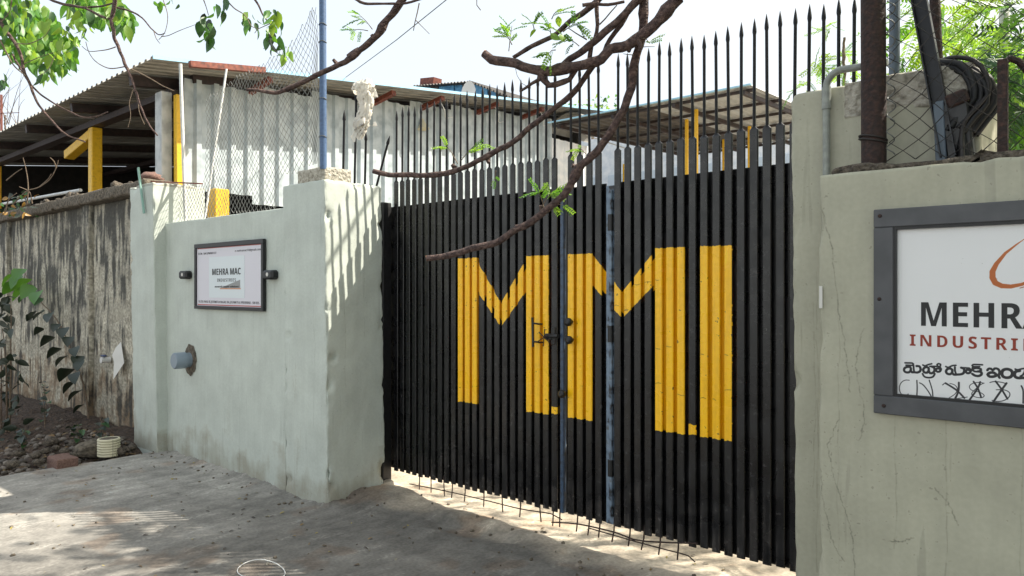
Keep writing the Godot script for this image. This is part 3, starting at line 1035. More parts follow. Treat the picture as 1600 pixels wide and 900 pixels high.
	for s in 11:
		var f0 := s / 11.0
		var f1 := (s + 0.93) / 11.0
		var p := []
		for f in [f0, f1]:
			var X := lerpf(A.x, D.x, f)
			var top := lerpf(B.y, C.y, (X - B.x) / (C.x - B.x)) if X < C.x else lerpf(C.y, D.y, (X - C.x) / (D.x - C.x))
			p.append(Vector2(X, top))
		var wb := MB.new()
		var lowy := A.y - 1.0
		wb.prism([Vector2(p[0].x, lowy), Vector2(p[1].x, lowy), Vector2(p[1].x, p[1].y), Vector2(p[0].x, p[0].y)], Vector3(0, 0, -9.86), Vector3(0, 0, -9.8 + 0.02 * (s % 2)), Vector3.RIGHT, Vector3.UP)
		build("cladding_strip", wb, M.blue_roof if s % 4 != 1 else M.dark_tin, t)
	var rs := ribbed(Vector3(C.x - 0.05, C.y + 0.02, -9.55), (D - C).normalized(), Vector3(0, 0, -4), Vector3(0.2, 0.95, 0).normalized(), C.distance_to(D) + 0.1, 0.12, 0.04)
	build("roof_sheet", rs, M.dark_tin, t)
	rs = ribbed(Vector3(B.x - 0.2, B.y + 0.02, -9.55), (C - B).normalized(), Vector3(0, 0, -4), Vector3.UP, C.distance_to(B) + 0.2, 0.12, 0.03)
	build("roof_sheet", rs, M.dark_tin, t)
	var ob := MB.new()
	ob.box(onz(673, 130, -9.9), Vector3(0.55, 0.24, 0.3), Basis(Vector3(0, 0, 1), -0.12))
	build("ridge_box", ob, M.red_oxide, t)
	t = thing("satellite_dish", "white dish propped on the shed roof edge", "dish", onz(735, 152, -8.9))
	var dm := MB.new()
	var dc := onz(736, 150, -8.9)
	var rows := []
	for j in 6:
		var r := PackedVector3Array()
		for i in 19:
			var a := TAU * (i % 18) / 18.0
			var q := 0.34 * j / 5.0 + 0.002
			r.append(dc + Vector3(cos(a) * q * 0.75, sin(a) * q, q * q * 0.8))
		rows.append(r)
	rows.reverse()
	dm.surf(rows)
	build("reflector", dm, M.white, t)
	var arm := MB.new()
	arm.tube([dc - Vector3(0, 0.45, 0.1), dc], 0.02, 6)
	build("mast", arm, M.grey_pole, t)

# ------------------------------------------------------------------ open canopy on the right
func open_shed() -> void:
	var t := thing("open_canopy", "open sided canopy on yellow posts with brown purlins behind the gate spikes", "canopy", Vector3(-7, 0, -11))
	var y := 4.86
	for k in 4:
		build("roof_sheet", ribbed(Vector3(-5.12 - (k + 1) * 1.05, y + 0.1, -8.0), Vector3(1, 0, 0), Vector3(0, 0.14, -5.7), Vector3.UP, 1.045, 0.2, 0.03), M.canopy if k < 2 else M.dark_tin, t)  # darker tin on the left sheets stands in for shade underneath
	for k in 6:
		var b := MB.new()
		b.bar(Vector3(-9.4, y + 0.06 + k * 0.026, -8.15 - k * 1.08), Vector3(-5.13, y + 0.06 + k * 0.026, -8.15 - k * 1.08), 0.05, 0.05)
		build("purlin", b, M.purlin, t)
	for k in 4:
		var b := MB.new()
		b.bar(Vector3(-5.25 - k * 1.3, y + 0.0, -8.0), Vector3(-5.25 - k * 1.3, y + 0.135, -13.6), 0.06, 0.07)
		build("beam", b, M.purlin, t)
	var f := MB.new()
	f.bar(Vector3(-9.4, y + 0.11, -7.98), Vector3(-5.1, y + 0.11, -7.98), 0.06, 0.02)
	build("edge_flashing", f, M.pale_blue, t)
	for p in [[1073, -9.2], [1088, -8.6], [1131, -11.5], [1171, -10.6], [975, -12.8], [922, -12.8]]:
		var q := onz(p[0], 300, p[1])
		var b := MB.new()
		b.bar(Vector3(q.x, 0, q.z), Vector3(q.x, y + 0.02, q.z), 0.056, 0.056, Vector3(0, 0, 1), 0.006)
		build("yellow_post", b, M.yellow, t)
	t = thing("barrel_roof", "small curved beige sheet roof at the far end of the shed wall", "roof", onz(880, 190, -9.5))
	var mb := MB.new()
	var rows := []
	var c := onz(888, 203, -10.3)
	for s in 2:
		var r := PackedVector3Array()
		for k in 25:
			var a := PI * k / 24.0
			var rr := 0.55 + (0.018 if k % 2 else 0.0)
			r.append(c + Vector3(cos(a) * rr, sin(a) * rr * 0.75, -1.6 * s))
		rows.append(r)
	mb.surf(rows)
	for k in 24:
		mb.quad(rows[0][k] * 1.0, rows[0][k + 1], rows[0][k + 1].lerp(c, 0.06), rows[0][k].lerp(c, 0.06))
	build("curved_sheet", mb, M.tin_under, t)
	t = thing("service_wire", "thin white conduit strung under the open canopy", "wire", onz(870, 195, -9.0))
	var wm := MB.new()
	wm.tube([onz(868, 192, -9.0), onz(930, 216, -9.4), onz(978, 232, -9.6)], 0.012, 5)
	build("wire", wm, M.white_pipe, t)

func far_things() -> void:
	var t := thing("white_building", "pale building seen through the gap under the open canopy", "building", Vector3(-10, 0, -21))
	var b := MB.new()
	b.box(Vector3(-10.0, 3.6, -21.0), Vector3(17.0, 7.2, 4.0))
	build("wall", b, M.white_sheet, t)
	for k in 12:
		var w := MB.new()
		w.box(Vector3(-17.5 + k * 1.3, 5.2, -18.97), Vector3(0.9, 1.1, 0.05))
		var wi := build("window", w, M.far_glass, t)
		var fr := MB.new()
		fr.box(Vector3(-17.5 + k * 1.3, 4.6, -18.95), Vector3(1.0, 0.06, 0.09))
		fr.box(Vector3(-17.5 + k * 1.3, 5.2, -18.94), Vector3(0.05, 1.1, 0.04))
		build("frame", fr, M.grey_pole, wi)
	t = thing("far_tree", "bushy green tree peeping over the open canopy edge", "tree", Vector3(-12.5, 0, -20))
	tree_far(t, onz(925, 172, -20.0), 1.1, 120)
	t = thing("bare_far_tree", "bare twiggy tree against the sky at the far left", "tree", onz(15, 300, -14.0))
	for k in 22:
		var a := onz(rng.randf_range(-25, 30), 185, -14.0)
		var e := onz(rng.randf_range(-30, 45), rng.randf_range(105, 165), -14.0)
		build("branch", limb3([a - Vector3(0, 0.5, 0), a.lerp(e, 0.5) + Vector3(rng.randf_range(-0.4, 0.4), 0.2, 0), e], 0.03, 0.008, 4, 1.0), M.twig, t)
	build("trunk", limb3([onz(5, 450, -14.0) - Vector3(0, 1.6, 0), onz(6, 300, -14.0), onz(8, 180, -14.0)], 0.14, 0.06, 7), M.twig, t)
	t = thing("orange_mast", "rusty orange mast beyond the shed at the far left", "mast", onz(3, 300, -12.0))
	var mm := MB.new()
	mm.bar(onz(3, 470, -12.0), onz(2, 148, -12.0), 0.14, 0.14)
	build("mast", mm, M.red_oxide, t)
	mm = MB.new()
	mm.bar(onz(-30, 178, -12.0), onz(30, 176, -12.0), 0.04, 0.04)
	build("crossarm", mm, M.red_oxide, t)
	t = thing("sky_wire", "thin wire climbing from the shed eave into the sky", "wire", onx(540, 121, -10.25))
	var w2 := MB.new()
	w2.tube([onx(540, 121, -10.25), at(620, 62, 9.0), at(697, 0, 8.0), at(760, -60, 7.4)], 0.006, 4)
	build("wire", w2, M.wire, t)
	t = thing("blue_tarpaulin", "blue tarpaulin hung behind the cable bundle under the trees", "tarpaulin", onz(1550, 180, -4.0))
	var tb := MB.new()
	var rows := []
	for j in 9:
		var r := PackedVector3Array()
		for i in 9:
			var p := onz(1515 + i * 9.0, 205 - j * 9.0, -4.0)
			r.append(p + Vector3(0, 0, 0.14 * sin(i * 1.3 + j * 0.4)))
		rows.append(r)
	tb.surf(rows)
	build("sheet", tb, plain(Color8(70, 150, 214), 0.5), t)
	t = thing("yellow_parapet", "mustard yellow painted parapet low behind the right fence", "wall", onz(1570, 240, -3.0))
	var yb := MB.new()
	var yc := onz(1575, 250, -3.0)
	yb.box(Vector3(yc.x, yc.y / 2, yc.z), Vector3(1.3, yc.y + 0.3, 0.2), Basis(), 0.01)
	build("wall", yb, plain(Color8(206, 170, 84), 0.7), t)

func tree_far(t: Node3D, c: Vector3, r: float, count: int) -> void:
	build("trunk", limb3([Vector3(c.x, 0, c.z), Vector3(c.x + 0.1, c.y * 0.6, c.z), c], 0.16, 0.05, 7), M.twig, t)
	var lm := leaf_mesh(0.22, 0.11, 0.3)
	for k in count:
		var d := any_dir(0.0) * r * pow(rng.randf(), 0.4)
		put("leaf", lm, [M.leaf_mid, M.leaf_bright, M.leaf_dark][k % 3], t, turned(c + d * Vector3(1.2, 0.6, 0.8) - t.position, any_dir(0.3), rng.randf() * TAU))

# ------------------------------------------------------------------ the gate
func gate_uv(p: Vector3) -> Vector2: return Vector2((p.x + 4.8) / 3.8, (2.55 - p.y) / 2.5)
func gate_part(called: String, mb: MB, m: Material, parent: Node3D) -> MeshInstance3D:
	var mesh := mb.mesh(gate_uv)
	var o := put(called, mesh, m, parent)
	o.position = -parent.position
	return o
func gate_bar(t: Node3D, x: float, spike := true) -> void:
	var mb := MB.new()
	var w := 0.0235
	var d := 0.010
	var e := 0.004
	var top := 2.435 + rng.randf_range(-0.004, 0.004)
	var low := 0.155 + rng.randf_range(-0.008, 0.006)
	var ln := rng.randf_range(-0.0016, 0.0016)
	var out := [Vector2(-w, -e), Vector2(-w, -d), Vector2(w, -d), Vector2(w, -e), Vector2(w - e, 0), Vector2(-w + e, 0)]
	var A := []
	var B := []
	var C := []
	for p in out:
		A.append(Vector3(x + p.x, low, p.y)); B.append(Vector3(x + ln + p.x, top, p.y)); C.append(Vector3(x + ln + p.x * 0.35, top + 0.016, -d / 2 + (p.y + d / 2) * 0.5))
	for i in 6:
		var j := (i + 1) % 6
		mb.quad(A[i], A[j], B[j], B[i])
		mb.quad(B[i], B[j], C[j], C[i])
	mb.poly(C)
	A.reverse()
	mb.poly(A)
	var bar := gate_part("bar", mb, M.gate, t)
	if not spike: return
	var sp := MB.new()
	var h := 3.02 + rng.randf_range(-0.014, 0.014)
	var tip := Vector3(x + ln + rng.randf_range(-0.007, 0.007), h, -0.008 + rng.randf_range(-0.006, 0.006))
	var foot := Vector3(x + ln, top + 0.005, -0.008)
	var q := func(f: float) -> Vector3: return foot.lerp(tip, f)
	sp.tube([foot, q.call(0.85), q.call(0.875), q.call(0.9), q.call(0.95), tip], [0.0085, 0.0085, 0.0112, 0.0105, 0.0065, 0.0008], 8)
	var o := put("spike", sp.mesh(), M.spike, bar)
func gate() -> void:
	var t := thing("gate_leaf", "left leaf of black barred gate with whole yellow M and long handle", "gate", Vector3(-3.8, 0, 0), "two leaves of the black gate")
	var k := 0
	while -2.96 - k * 0.0726 > -4.62:
		gate_bar(t, -2.96 - k * 0.0726)
		k += 1
	var gp := thing("slot_filler", "added black post keeping light out of the slot between left pillar and gate", "post", Vector3(-4.67, 0, 0.03))  # black filler added so no light shows behind the pillar
	var gm := MB.new()
	gm.box(Vector3(-4.665, 1.13, 0.035), Vector3(0.1, 2.3, 0.09), Basis(), 0.006)
	build("post", gm, M.black, gp)
	var sh := MB.new()
	sh.box(Vector3(-3.83, 1.205, -0.0345), Vector3(1.79, 2.09, 0.005))
	gate_part("backing_sheet", sh, M.gate_sheet, t)
	var ed := MB.new()
	ed.box(Vector3(-2.9, 1.2, -0.02), Vector3(0.026, 2.1, 0.036), Basis(), 0.003)
	build("blue_edge", ed, M.blue_edge, t)
	for y in [0.3, 1.1, 2.1]:
		var r := MB.new()
		r.box(Vector3(-3.83, y, -0.058), Vector3(1.78, 0.05, 0.04))
		build("cross_rail", r, M.black, t)
	# long pull handle
	var hm := MB.new()
	var a := onz(832, 496, 0.05)
	var b := onz(833, 542, 0.05)
	hm.tube([a, b], 0.0085, 8)
	var hd := build("handle", hm, M.black, t)
	for f in [0.2, 0.82]:
		var p := a.lerp(b, f)
		var s := MB.new()
		s.tube(smooth_path([p, p + Vector3(0.02, 0, 0.002), p + Vector3(0.035, -0.004, -0.02), p + Vector3(0.04, -0.006, -0.05)], 0.01), 0.006, 6)
		build("stay", s, M.black, hd)
	# sliding bolt with twisted wire
	var bm := MB.new()
	var c := onz(852, 526, 0.02)
	bm.tube([c, onz(872, 525, 0.02)], 0.014, 8)
	bm.box(onz(865, 525, 0.012), Vector3(0.03, 0.11, 0.02), Basis(), 0.003)
	bm.box(onz(858, 526, 0.014), Vector3(0.05, 0.04, 0.03), Basis(), 0.003)
	var bolt := build("bolt", bm, M.black, t)
	var tw := MB.new()
	for e in [[851, 514], [842, 519], [841, 533], [849, 541], [859, 535], [860, 522]]:
		tw.tube([onz(850, 527, 0.05), onz(e[0], e[1], 0.045)], 0.0035, 5)
	build("twisted_wire", tw, M.rust, bolt)
	bottom_rods(t, [655, 673, 693, 707, 727, 756, 784, 813, 843, 864, 875], false)
	var wm := MB.new()
	wm.tube(smooth_path([onz(640, 756, 0.01), onz(700, 768, 0.012), onz(760, 782, 0.008), onz(813, 795, 0.01), onz(862, 803, 0.01), onz(878, 812, 0.01)], 0.06), 0.004, 5)
	build("low_wire", wm, M.rust, t)

	t = thing("gate_leaf", "right leaf of black barred gate with folded blue grey seam and round knobs", "gate", Vector3(-2, 0, 0), "two leaves of the black gate")
	for j in 4: gate_bar(t, -2.828 + 0.071 * j)
	k = 0
	while -2.476 + k * 0.0712 < -1.1:
		gate_bar(t, -2.476 + k * 0.0712)
		k += 1
	sh = MB.new()
	sh.box(Vector3(-2.72, 1.2, -0.0345), Vector3(0.29, 2.09, 0.005))
	gate_part("backing_sheet", sh, M.gate_sheet, t)
	sh = MB.new()
	sh.box(Vector3(-1.8, 1.2, -0.0345), Vector3(1.42, 2.09, 0.005))
	gate_part("backing_sheet", sh, M.gate_sheet, t)
	var fs := MB.new()
	fs.box(Vector3(-2.543, 1.19, -0.036), Vector3(0.062, 2.08, 0.02), Basis(), 0.004)
	build("fold_seam", fs, M.bare_strip, t)
	var fr := MB.new()
	fr.tube([Vector3(-2.528, 0.2, -0.014), Vector3(-2.53, 2.2, -0.014)], 0.012, 8)
	build("fold_rod", fr, M.bare_strip, t)
	for y in [0.5, 1.32, 2.0]:
		var hg := MB.new()
		hg.tube([Vector3(-2.53, y - 0.05, -0.012), Vector3(-2.53, y + 0.05, -0.012)], 0.019, 8)
		build("hinge", hg, M.black, t)
	var er := rough_block(Vector3(-2.873, 0.16, -0.04), Vector3(-2.857, 2.24, -0.004), 0.03, 0.003, 0.004, 0.5)
	build("ragged_edge", er, M.black, t)
	for y in [0.3, 1.1, 2.1]:
		var r := MB.new()
		r.box(Vector3(-1.98, y, -0.058), Vector3(1.76, 0.05, 0.04))
		build("cross_rail", r, M.black, t)
	for p in [[891, 503], [892, 531], [881, 615]]:
		var kb := MB.new()
		var q := onz(p[0], p[1], 0.02)
		kb.tube([q - Vector3(0, 0, 0.02), q, q + Vector3(0, 0, 0.012), q + Vector3(0, 0, 0.03), q + Vector3(0, 0, 0.038)], [0.01, 0.012, 0.026, 0.026, 0.012], 14)
		kb.box(q - Vector3(0.025, 0, 0.005), Vector3(0.04, 0.02, 0.014))
		build("knob", kb, M.black, t)
	bottom_rods(t, [903, 921, 938, 960, 985, 1007, 1032, 1060], true)
	wm = MB.new()
	wm.tube(smooth_path([onz(862, 816, 0.012), onz(905, 819, 0.012), onz(965, 833, 0.008), onz(990, 843, 0.012), onz(1030, 847, 0.008), onz(1090, 849, 0.012)], 0.06), 0.005, 5)
	build("low_wire", wm, M.rust, t)
	wm = MB.new()
	wm.tube(smooth_path([onz(920, 825, 0.02), onz(965, 838, 0.03), onz(1000, 848, 0.03), onz(1045, 860, 0.05), onz(1075, 868, 0.05), onz(1086, 878, 0.06)], 0.05), 0.004, 5)
	build("low_wire", wm, M.rust, t)
func bottom_rods(t: Node3D, xs: Array, bent: bool) -> void:
	for x in xs:
		var X := onz(x, 600, -0.01).x
		var mb := MB.new()
		var lean := rng.randf_range(-0.012, 0.012) - (0.012 if bent else 0.0)
		mb.tube([Vector3(X, 0.2, -0.012), Vector3(X + lean * 0.3, 0.12, -0.012), Vector3(X + lean, 0.052, -0.01 + rng.randf_range(-0.01, 0.01))], 0.0048, 6)
		build("rod", mb, M.rust, t)

# ------------------------------------------------------------------ signs
func signs() -> void:
	var bold := SystemFont.new()
	bold.font_names = PackedStringArray(["Droid Sans"])
	bold.font_weight = 700
	var reg := SystemFont.new()
	reg.font_names = PackedStringArray(["Droid Sans"])
	# large board
	var t := thing("sign_board", "large white company sign board in grey frame on the right wall", "sign", Vector3(-0.32, 1.51, 0.86))
	var x0 := -0.79
	var x1 := 0.16
	var y0 := 1.145
	var y1 := 1.885
	var zf := 0.855
	var fw := 0.066
	for q in [[x0, x1, y1 - fw, y1], [x0, x1, y0, y0 + fw], [x0, x0 + fw, y0 + fw, y1 - fw], [x1 - fw, x1, y0 + fw, y1 - fw]]:
		var mb := MB.new()
		mb.box(Vector3((q[0] + q[1]) / 2, (q[2] + q[3]) / 2, zf + 0.012), Vector3(q[1] - q[0], q[3] - q[2], 0.024), Basis(), 0.003)
		build("frame_side", mb, M.sign_frame, t)
	for q in [[x0 + fw, x1 - fw, y1 - fw - 0.01, y1 - fw], [x0 + fw, x1 - fw, y0 + fw, y0 + fw + 0.01], [x0 + fw, x0 + fw + 0.009, y0 + fw + 0.01, y1 - fw - 0.01], [x1 - fw - 0.009, x1 - fw, y0 + fw + 0.01, y1 - fw - 0.01]]:
		var mb := MB.new()
		mb.box(Vector3((q[0] + q[1]) / 2, (q[2] + q[3]) / 2, zf + 0.009), Vector3(q[1] - q[0], q[3] - q[2], 0.018))
		build("black_bead", mb, M.ink, t)
	for p in [[x0 + 0.022, y1 - 0.024], [x0 + 0.02, 1.56], [x0 + 0.035, y0 + 0.03], [x1 - 0.03, y1 - 0.03]]:
		var s := MB.new()
		s.tube([Vector3(p[0], p[1], zf + 0.02), Vector3(p[0], p[1], zf + 0.026), Vector3(p[0], p[1], zf + 0.028)], [0.007, 0.007, 0.004], 10)
		build("screw", s, M.rust, t)
	# printed face
	var W := 1200
	var pxm := W / (x1 - x0)
	var Hh := int((y1 - y0) * pxm)
	var im := Image.create(W, Hh, false, Image.FORMAT_RGB8)
	im.fill(Color8(222, 222, 222))
	var Q := func(X: float, Y: float) -> Vector2: return Vector2((X - x0) * pxm, (y1 - Y) * pxm)
	for k in 26:
		var p: Vector2 = Q.call(rng.randf_range(x0, x1), rng.randf_range(y0, y1))
		dab(im, [p, p + Vector2(1, 0)], rng.randf_range(1.2, 2.6), Color(0.5, 0.5, 0.48, 0.55))
	# the orange swoosh, thick at its left bend
	var sw := [[-0.335, 1.762, 2.0], [-0.36, 1.742, 6.0], [-0.39, 1.715, 11.0], [-0.415, 1.68, 17.0], [-0.426, 1.655, 21.0], [-0.426, 1.635, 22.0], [-0.418, 1.617, 21.0], [-0.4, 1.607, 19.0], [-0.375, 1.605, 16.0], [-0.345, 1.612, 12.0], [-0.31, 1.63, 9.0], [-0.26, 1.67, 7.0], [-0.22, 1.72, 4.0]]
	for k in sw.size() - 1:
		for j in 6:
			var f := j / 6.0
			var g := (j + 1) / 6.0
			dab(im, [Q.call(lerpf(sw[k][0], sw[k + 1][0], f), lerpf(sw[k][1], sw[k + 1][1], f)), Q.call(lerpf(sw[k][0], sw[k + 1][0], g), lerpf(sw[k][1], sw[k + 1][1], g))], lerpf(sw[k][2], sw[k + 1][2], f), Color8(176, 92, 32))
	for k in 8: dab(im, [Q.call(-0.35 + k * 0.012, 1.6 + k * 0.004), Q.call(-0.338 + k * 0.012, 1.604 + k * 0.004)], 3.0 + k, Color8(150, 70, 30))
	# third line, in the local script, and the hand written line below it; strokes as [u, v] on a fine grid over the board
	var grid := func(q: Array, second: bool) -> Vector3:
		var o := onz((1500.0 if second else 1400.0) + q[0] / 10.59, 555.0 + q[1] / 10.59, zf + 0.004)
		return Vector3(o.x, o.y, 0)
	var ink := Color8(26, 28, 32)
	var pen := Color8(36, 36, 40)
	var strokes := [
		[0, 6.5, [[150, 125], [268, 129], [286, 143], [280, 160]]], [0, 6.0, [[165, 163], [240, 164], [290, 168]]],
		[0, 8.5, [[245, 215], [235, 195], [185, 192], [140, 215], [135, 255], [165, 280], [215, 280], [243, 250], [245, 215]]], [0, 8.5, [[243, 245], [262, 278], [310, 280], [350, 285], [395, 265], [407, 225], [385, 182], [340, 178]]], [0, 6.5, [[290, 168], [292, 215], [300, 270]]],
		[0, 6.0, [[445, 160], [480, 175], [530, 155], [590, 140]]], [0, 8.5, [[540, 215], [515, 195], [470, 205], [450, 240], [465, 278], [510, 288], [540, 255], [540, 215]]], [0, 8.5, [[540, 255], [565, 295], [610, 290], [638, 250], [630, 205], [590, 186]]], [0, 6.0, [[560, 184], [640, 182], [720, 186]]],
		[0, 8.0, [[715, 190], [742, 225], [725, 265], [685, 272], [660, 245], [680, 218], [718, 222]]], [0, 6.0, [[690, 178], [680, 155], [705, 138], [737, 150], [735, 175]]], [0, 6.5, [[440, 305], [470, 352], [540, 370], [610, 355], [642, 305]]],
		[0, 6.0, [[825, 185], [865, 200], [930, 172], [990, 165]]], [0, 8.5, [[930, 240], [900, 218], [850, 228], [828, 265], [845, 302], [895, 312], [928, 285], [930, 240]]], [0, 8.5, [[928, 285], [955, 318], [1010, 318], [1065, 315], [1110, 300], [1132, 260], [1118, 220], [1080, 205]]], [0, 6.5, [[975, 195], [975, 250], [990, 300]]],
		[1, 6.0, [[15, 205], [80, 207], [150, 212]]], [1, 8.0, [[150, 215], [178, 250], [162, 288], [120, 295], [94, 265], [115, 240], [158, 245]]],
		[1, 6.0, [[370, 157], [290, 153], [215, 155], [212, 185], [325, 188]]], [1, 7.0, [[215, 195], [205, 235], [240, 265], [300, 268], [350, 245]]], [1, 7.0, [[215, 225], [270, 212], [345, 225]]], [1, 8.5, [[205, 308], [250, 335], [310, 342], [355, 315], [350, 278], [300, 266]]],
		[1, 8.0, [[452, 247], [475, 222], [512, 222], [540, 245], [580, 217], [630, 228], [655, 275], [640, 340], [655, 372]]], [1, 9.5, [[610, 330], [560, 288], [495, 288], [460, 318], [490, 350], [555, 352], [610, 330]]],
		[1, 10.0, [[690, 300], [710, 248], [775, 228], [845, 250], [868, 302], [840, 355], [775, 370], [712, 350], [690, 300]]],
		[1, 6.0, [[915, 228], [955, 240], [1030, 222], [1110, 215]]], [1, 10.0, [[985, 255], [925, 268], [900, 310], [920, 360], [975, 375], [1030, 372], [1090, 372], [1130, 340], [1130, 290], [1080, 265]]], [1, 6.0, [[1000, 345], [1040, 325], [1059, 290]]],
		[0, 3.0, [[220, 412], [150, 411], [85, 455], [55, 540], [80, 628], [145, 660], [205, 640]]], [0, 4.5, [[345, 415], [350, 540], [345, 680]]], [0, 4.0, [[390, 455], [450, 490], [530, 590], [612, 730]]], [0, 4.0, [[612, 730], [600, 580], [550, 410]]],
		[0, 3.0, [[770, 490], [800, 466]]], [0, 2.5, [[890, 465], [970, 490], [1015, 555], [975, 640], [850, 728], [960, 722], [1180, 690]]], [0, 6.5, [[820, 460], [1000, 575], [1130, 705]]], [0, 6.5, [[1040, 450], [1030, 600], [955, 760]]],
		[1, 2.5, [[400, 460], [290, 448], [190, 475], [155, 525], [200, 580], [330, 612], [400, 665], [350, 702], [230, 680], [195, 630], [260, 555], [350, 480], [395, 462]]], [1, 6.0, [[225, 435], [295, 545], [350, 695]]], [1, 6.0, [[335, 440], [290, 550], [160, 735]]],
		[1, 3.0, [[495, 450], [560, 435], [680, 445], [770, 470]]], [1, 3.0, [[600, 570], [720, 570], [800, 600], [826, 650], [790, 710], [700, 755], [600, 762], [530, 745]]], [1, 6.0, [[590, 430], [690, 565], [785, 720]]], [1, 6.5, [[770, 460], [690, 570], [530, 800]]],
		[1, 5.0, [[1015, 505], [1045, 590], [1045, 790]]],
	]
	for st in strokes:
		var pts := []
		for q in st[2]: pts.append(grid.call(q, st[0] == 1))
		var fine := []
		for q in smooth_path(pts, 0.003): fine.append(Q.call(q.x, q.y))
		dab(im, fine, st[1] * 1.15, ink if st[1] >= 6.0 and st[2][0][1] < 400 else pen)
	var fm := StandardMaterial3D.new()
	fm.albedo_texture = ImageTexture.create_from_image(im)
	fm.roughness = 0.38
	var fb := MB.new()
	var zc := zf + 0.004
	fb.quad(Vector3(x0 + fw, y0 + fw, zc), Vector3(x1 - fw, y0 + fw, zc), Vector3(x1 - fw, y1 - fw, zc), Vector3(x0 + fw, y1 - fw, zc))
	fb.box(Vector3((x0 + x1) / 2, (y0 + y1) / 2, zf + 0.0005), Vector3(x1 - x0 - 0.02, y1 - y0 - 0.02, 0.005))
	var fo := put("printed_face", fb.mesh(func(p: Vector3) -> Vector2: return Vector2((p.x - x0) / (x1 - x0), (y1 - p.y) / (y1 - y0))), fm, t)
	fo.position = -t.position
	lettering("MEHRA MAC", bold, M.ink, t, Vector3(-0.639, 1.467, zc), 0.083, 0.63)
	var wide := FontVariation.new()
	wide.base_font = bold
	wide.spacing_glyph = 9
	lettering("INDUSTRIES", wide, M.ink_red, t, Vector3(-0.675, 1.395, zc), 0.04, 0.395)

	# small plaque
	t = thing("notice_board", "small framed company notice board in black frame on the panel wall", "sign", Vector3(-6.06, 1.7, 0.61))
	var b0 := -6.66
	var b1 := -5.455
	var c0 := 1.41
	var c1 := 2.0
	var tl := -0.02
	var zb := 0.606
	var bs := Basis(Vector3(0, 0, 1), 0.008)
	for q in [[b0, b1, c1 - 0.04, c1], [b0, b1, c0, c0 + 0.03], [b0, b0 + 0.034, c0 + 0.03, c1 - 0.04], [b1 - 0.034, b1, c0 + 0.03, c1 - 0.04]]:
		var mb := MB.new()
		mb.box(Vector3((q[0] + q[1]) / 2, (q[2] + q[3]) / 2, zb + 0.014), Vector3(q[1] - q[0], q[3] - q[2], 0.028), Basis(), 0.003)
		build("frame_side", mb, M.ink, t)
	var fc := MB.new()
	fc.box(Vector3((b0 + b1) / 2, (c0 + c1) / 2, zb + 0.008), Vector3(b1 - b0 - 0.02, c1 - c0 - 0.02, 0.014))
	build("white_face", fc, plain(Color8(206, 204, 212), 0.4), t)
	var zz := zb + 0.0155
	for q in [[c1 - 0.046, c1 - 0.041], [c0 + 0.036, c0 + 0.043]]:
		var mb := MB.new()
		mb.box(Vector3((b0 + b1) / 2, (q[0] + q[1]) / 2, zz), Vector3(b1 - b0 - 0.1, q[1] - q[0], 0.003))
		build("red_line", mb, plain(Color8(170, 60, 50), 0.5), t)
	var ip := MB.new()
	ip.box(Vector3(-6.08, 1.695, zz), Vector3(0.62, 0.36, 0.002))
	build("logo_panel", ip, plain(Color8(208, 216, 220), 0.4), t)
	zz += 0.002
	lettering("MEHRA MAC", bold, M.ink, t, Vector3(-6.33, 1.715, zz), 0.055, 0.5)
	var thin := FontVariation.new()
	thin.base_font = reg
	thin.spacing_glyph = 8
	lettering("INDUSTRIES", thin, M.ink, t, Vector3(-6.24, 1.655, zz), 0.028, 0.33)
	var wd := MB.new()
	wd.prism([Vector2(-6.18, 1.6), Vector2(-5.84, 1.6), Vector2(-5.84, 1.67)], Vector3(0, 0, zz - 0.001), Vector3(0, 0, zz + 0.0005), Vector3.RIGHT, Vector3.UP)
	build("grey_wedge", wd, plain(Color8(140, 142, 142), 0.5), t)
	wd = MB.new()
	wd.box(Vector3(-6.01, 1.594, zz - 0.0003), Vector3(0.36, 0.007, 0.002))
	build("orange_line", wd, plain(Color8(196, 116, 50), 0.5), t)
	lettering("assured copper solutions", reg, M.ink, t, Vector3(-6.28, 1.605, zz + 0.0018), 0.016, 0.42)
	lettering("GSTIN : 36ACQPM0002L1Z2", reg, M.ink, t, Vector3(-6.6, 1.902, zz - 0.002), 0.018, 0.34)
	lettering("e: mehramac33@gmail.com", reg, M.ink, t, Vector3(-5.93, 1.908, zz - 0.002), 0.018, 0.42)
	lettering("D-229, PHASE-III, JEEDIMETLA NAGAR, IDA, JEEDIMETLA, HYDERABAD - 500 055.", reg, M.ink, t, Vector3(-6.59, 1.468, zz - 0.002), 0.02, 1.06)
	for p in [[-6.84, 1.722, "left"], [-5.345, 1.705, "right"]]:
		t = thing("wall_lamp", "small black block fitting with pale centre, on the %s of the notice board" % ("pipe side" if p[2] == "left" else "pillar side"), "light fitting", Vector3(p[0], p[1], 0.6), "black fittings beside the notice board")
		var mb := MB.new()
		mb.box(Vector3(p[0], p[1], 0.63), Vector3(0.15, 0.075, 0.07), Basis(), 0.016)
		build("housing", mb, M.ink, t)
		var ln := MB.new()
		ln.tube([Vector3(p[0] + 0.01, p[1] + 0.003, 0.66), Vector3(p[0] + 0.01, p[1] + 0.003, 0.668)], 0.016, 12)
		build("lens", ln, M.paper, t)

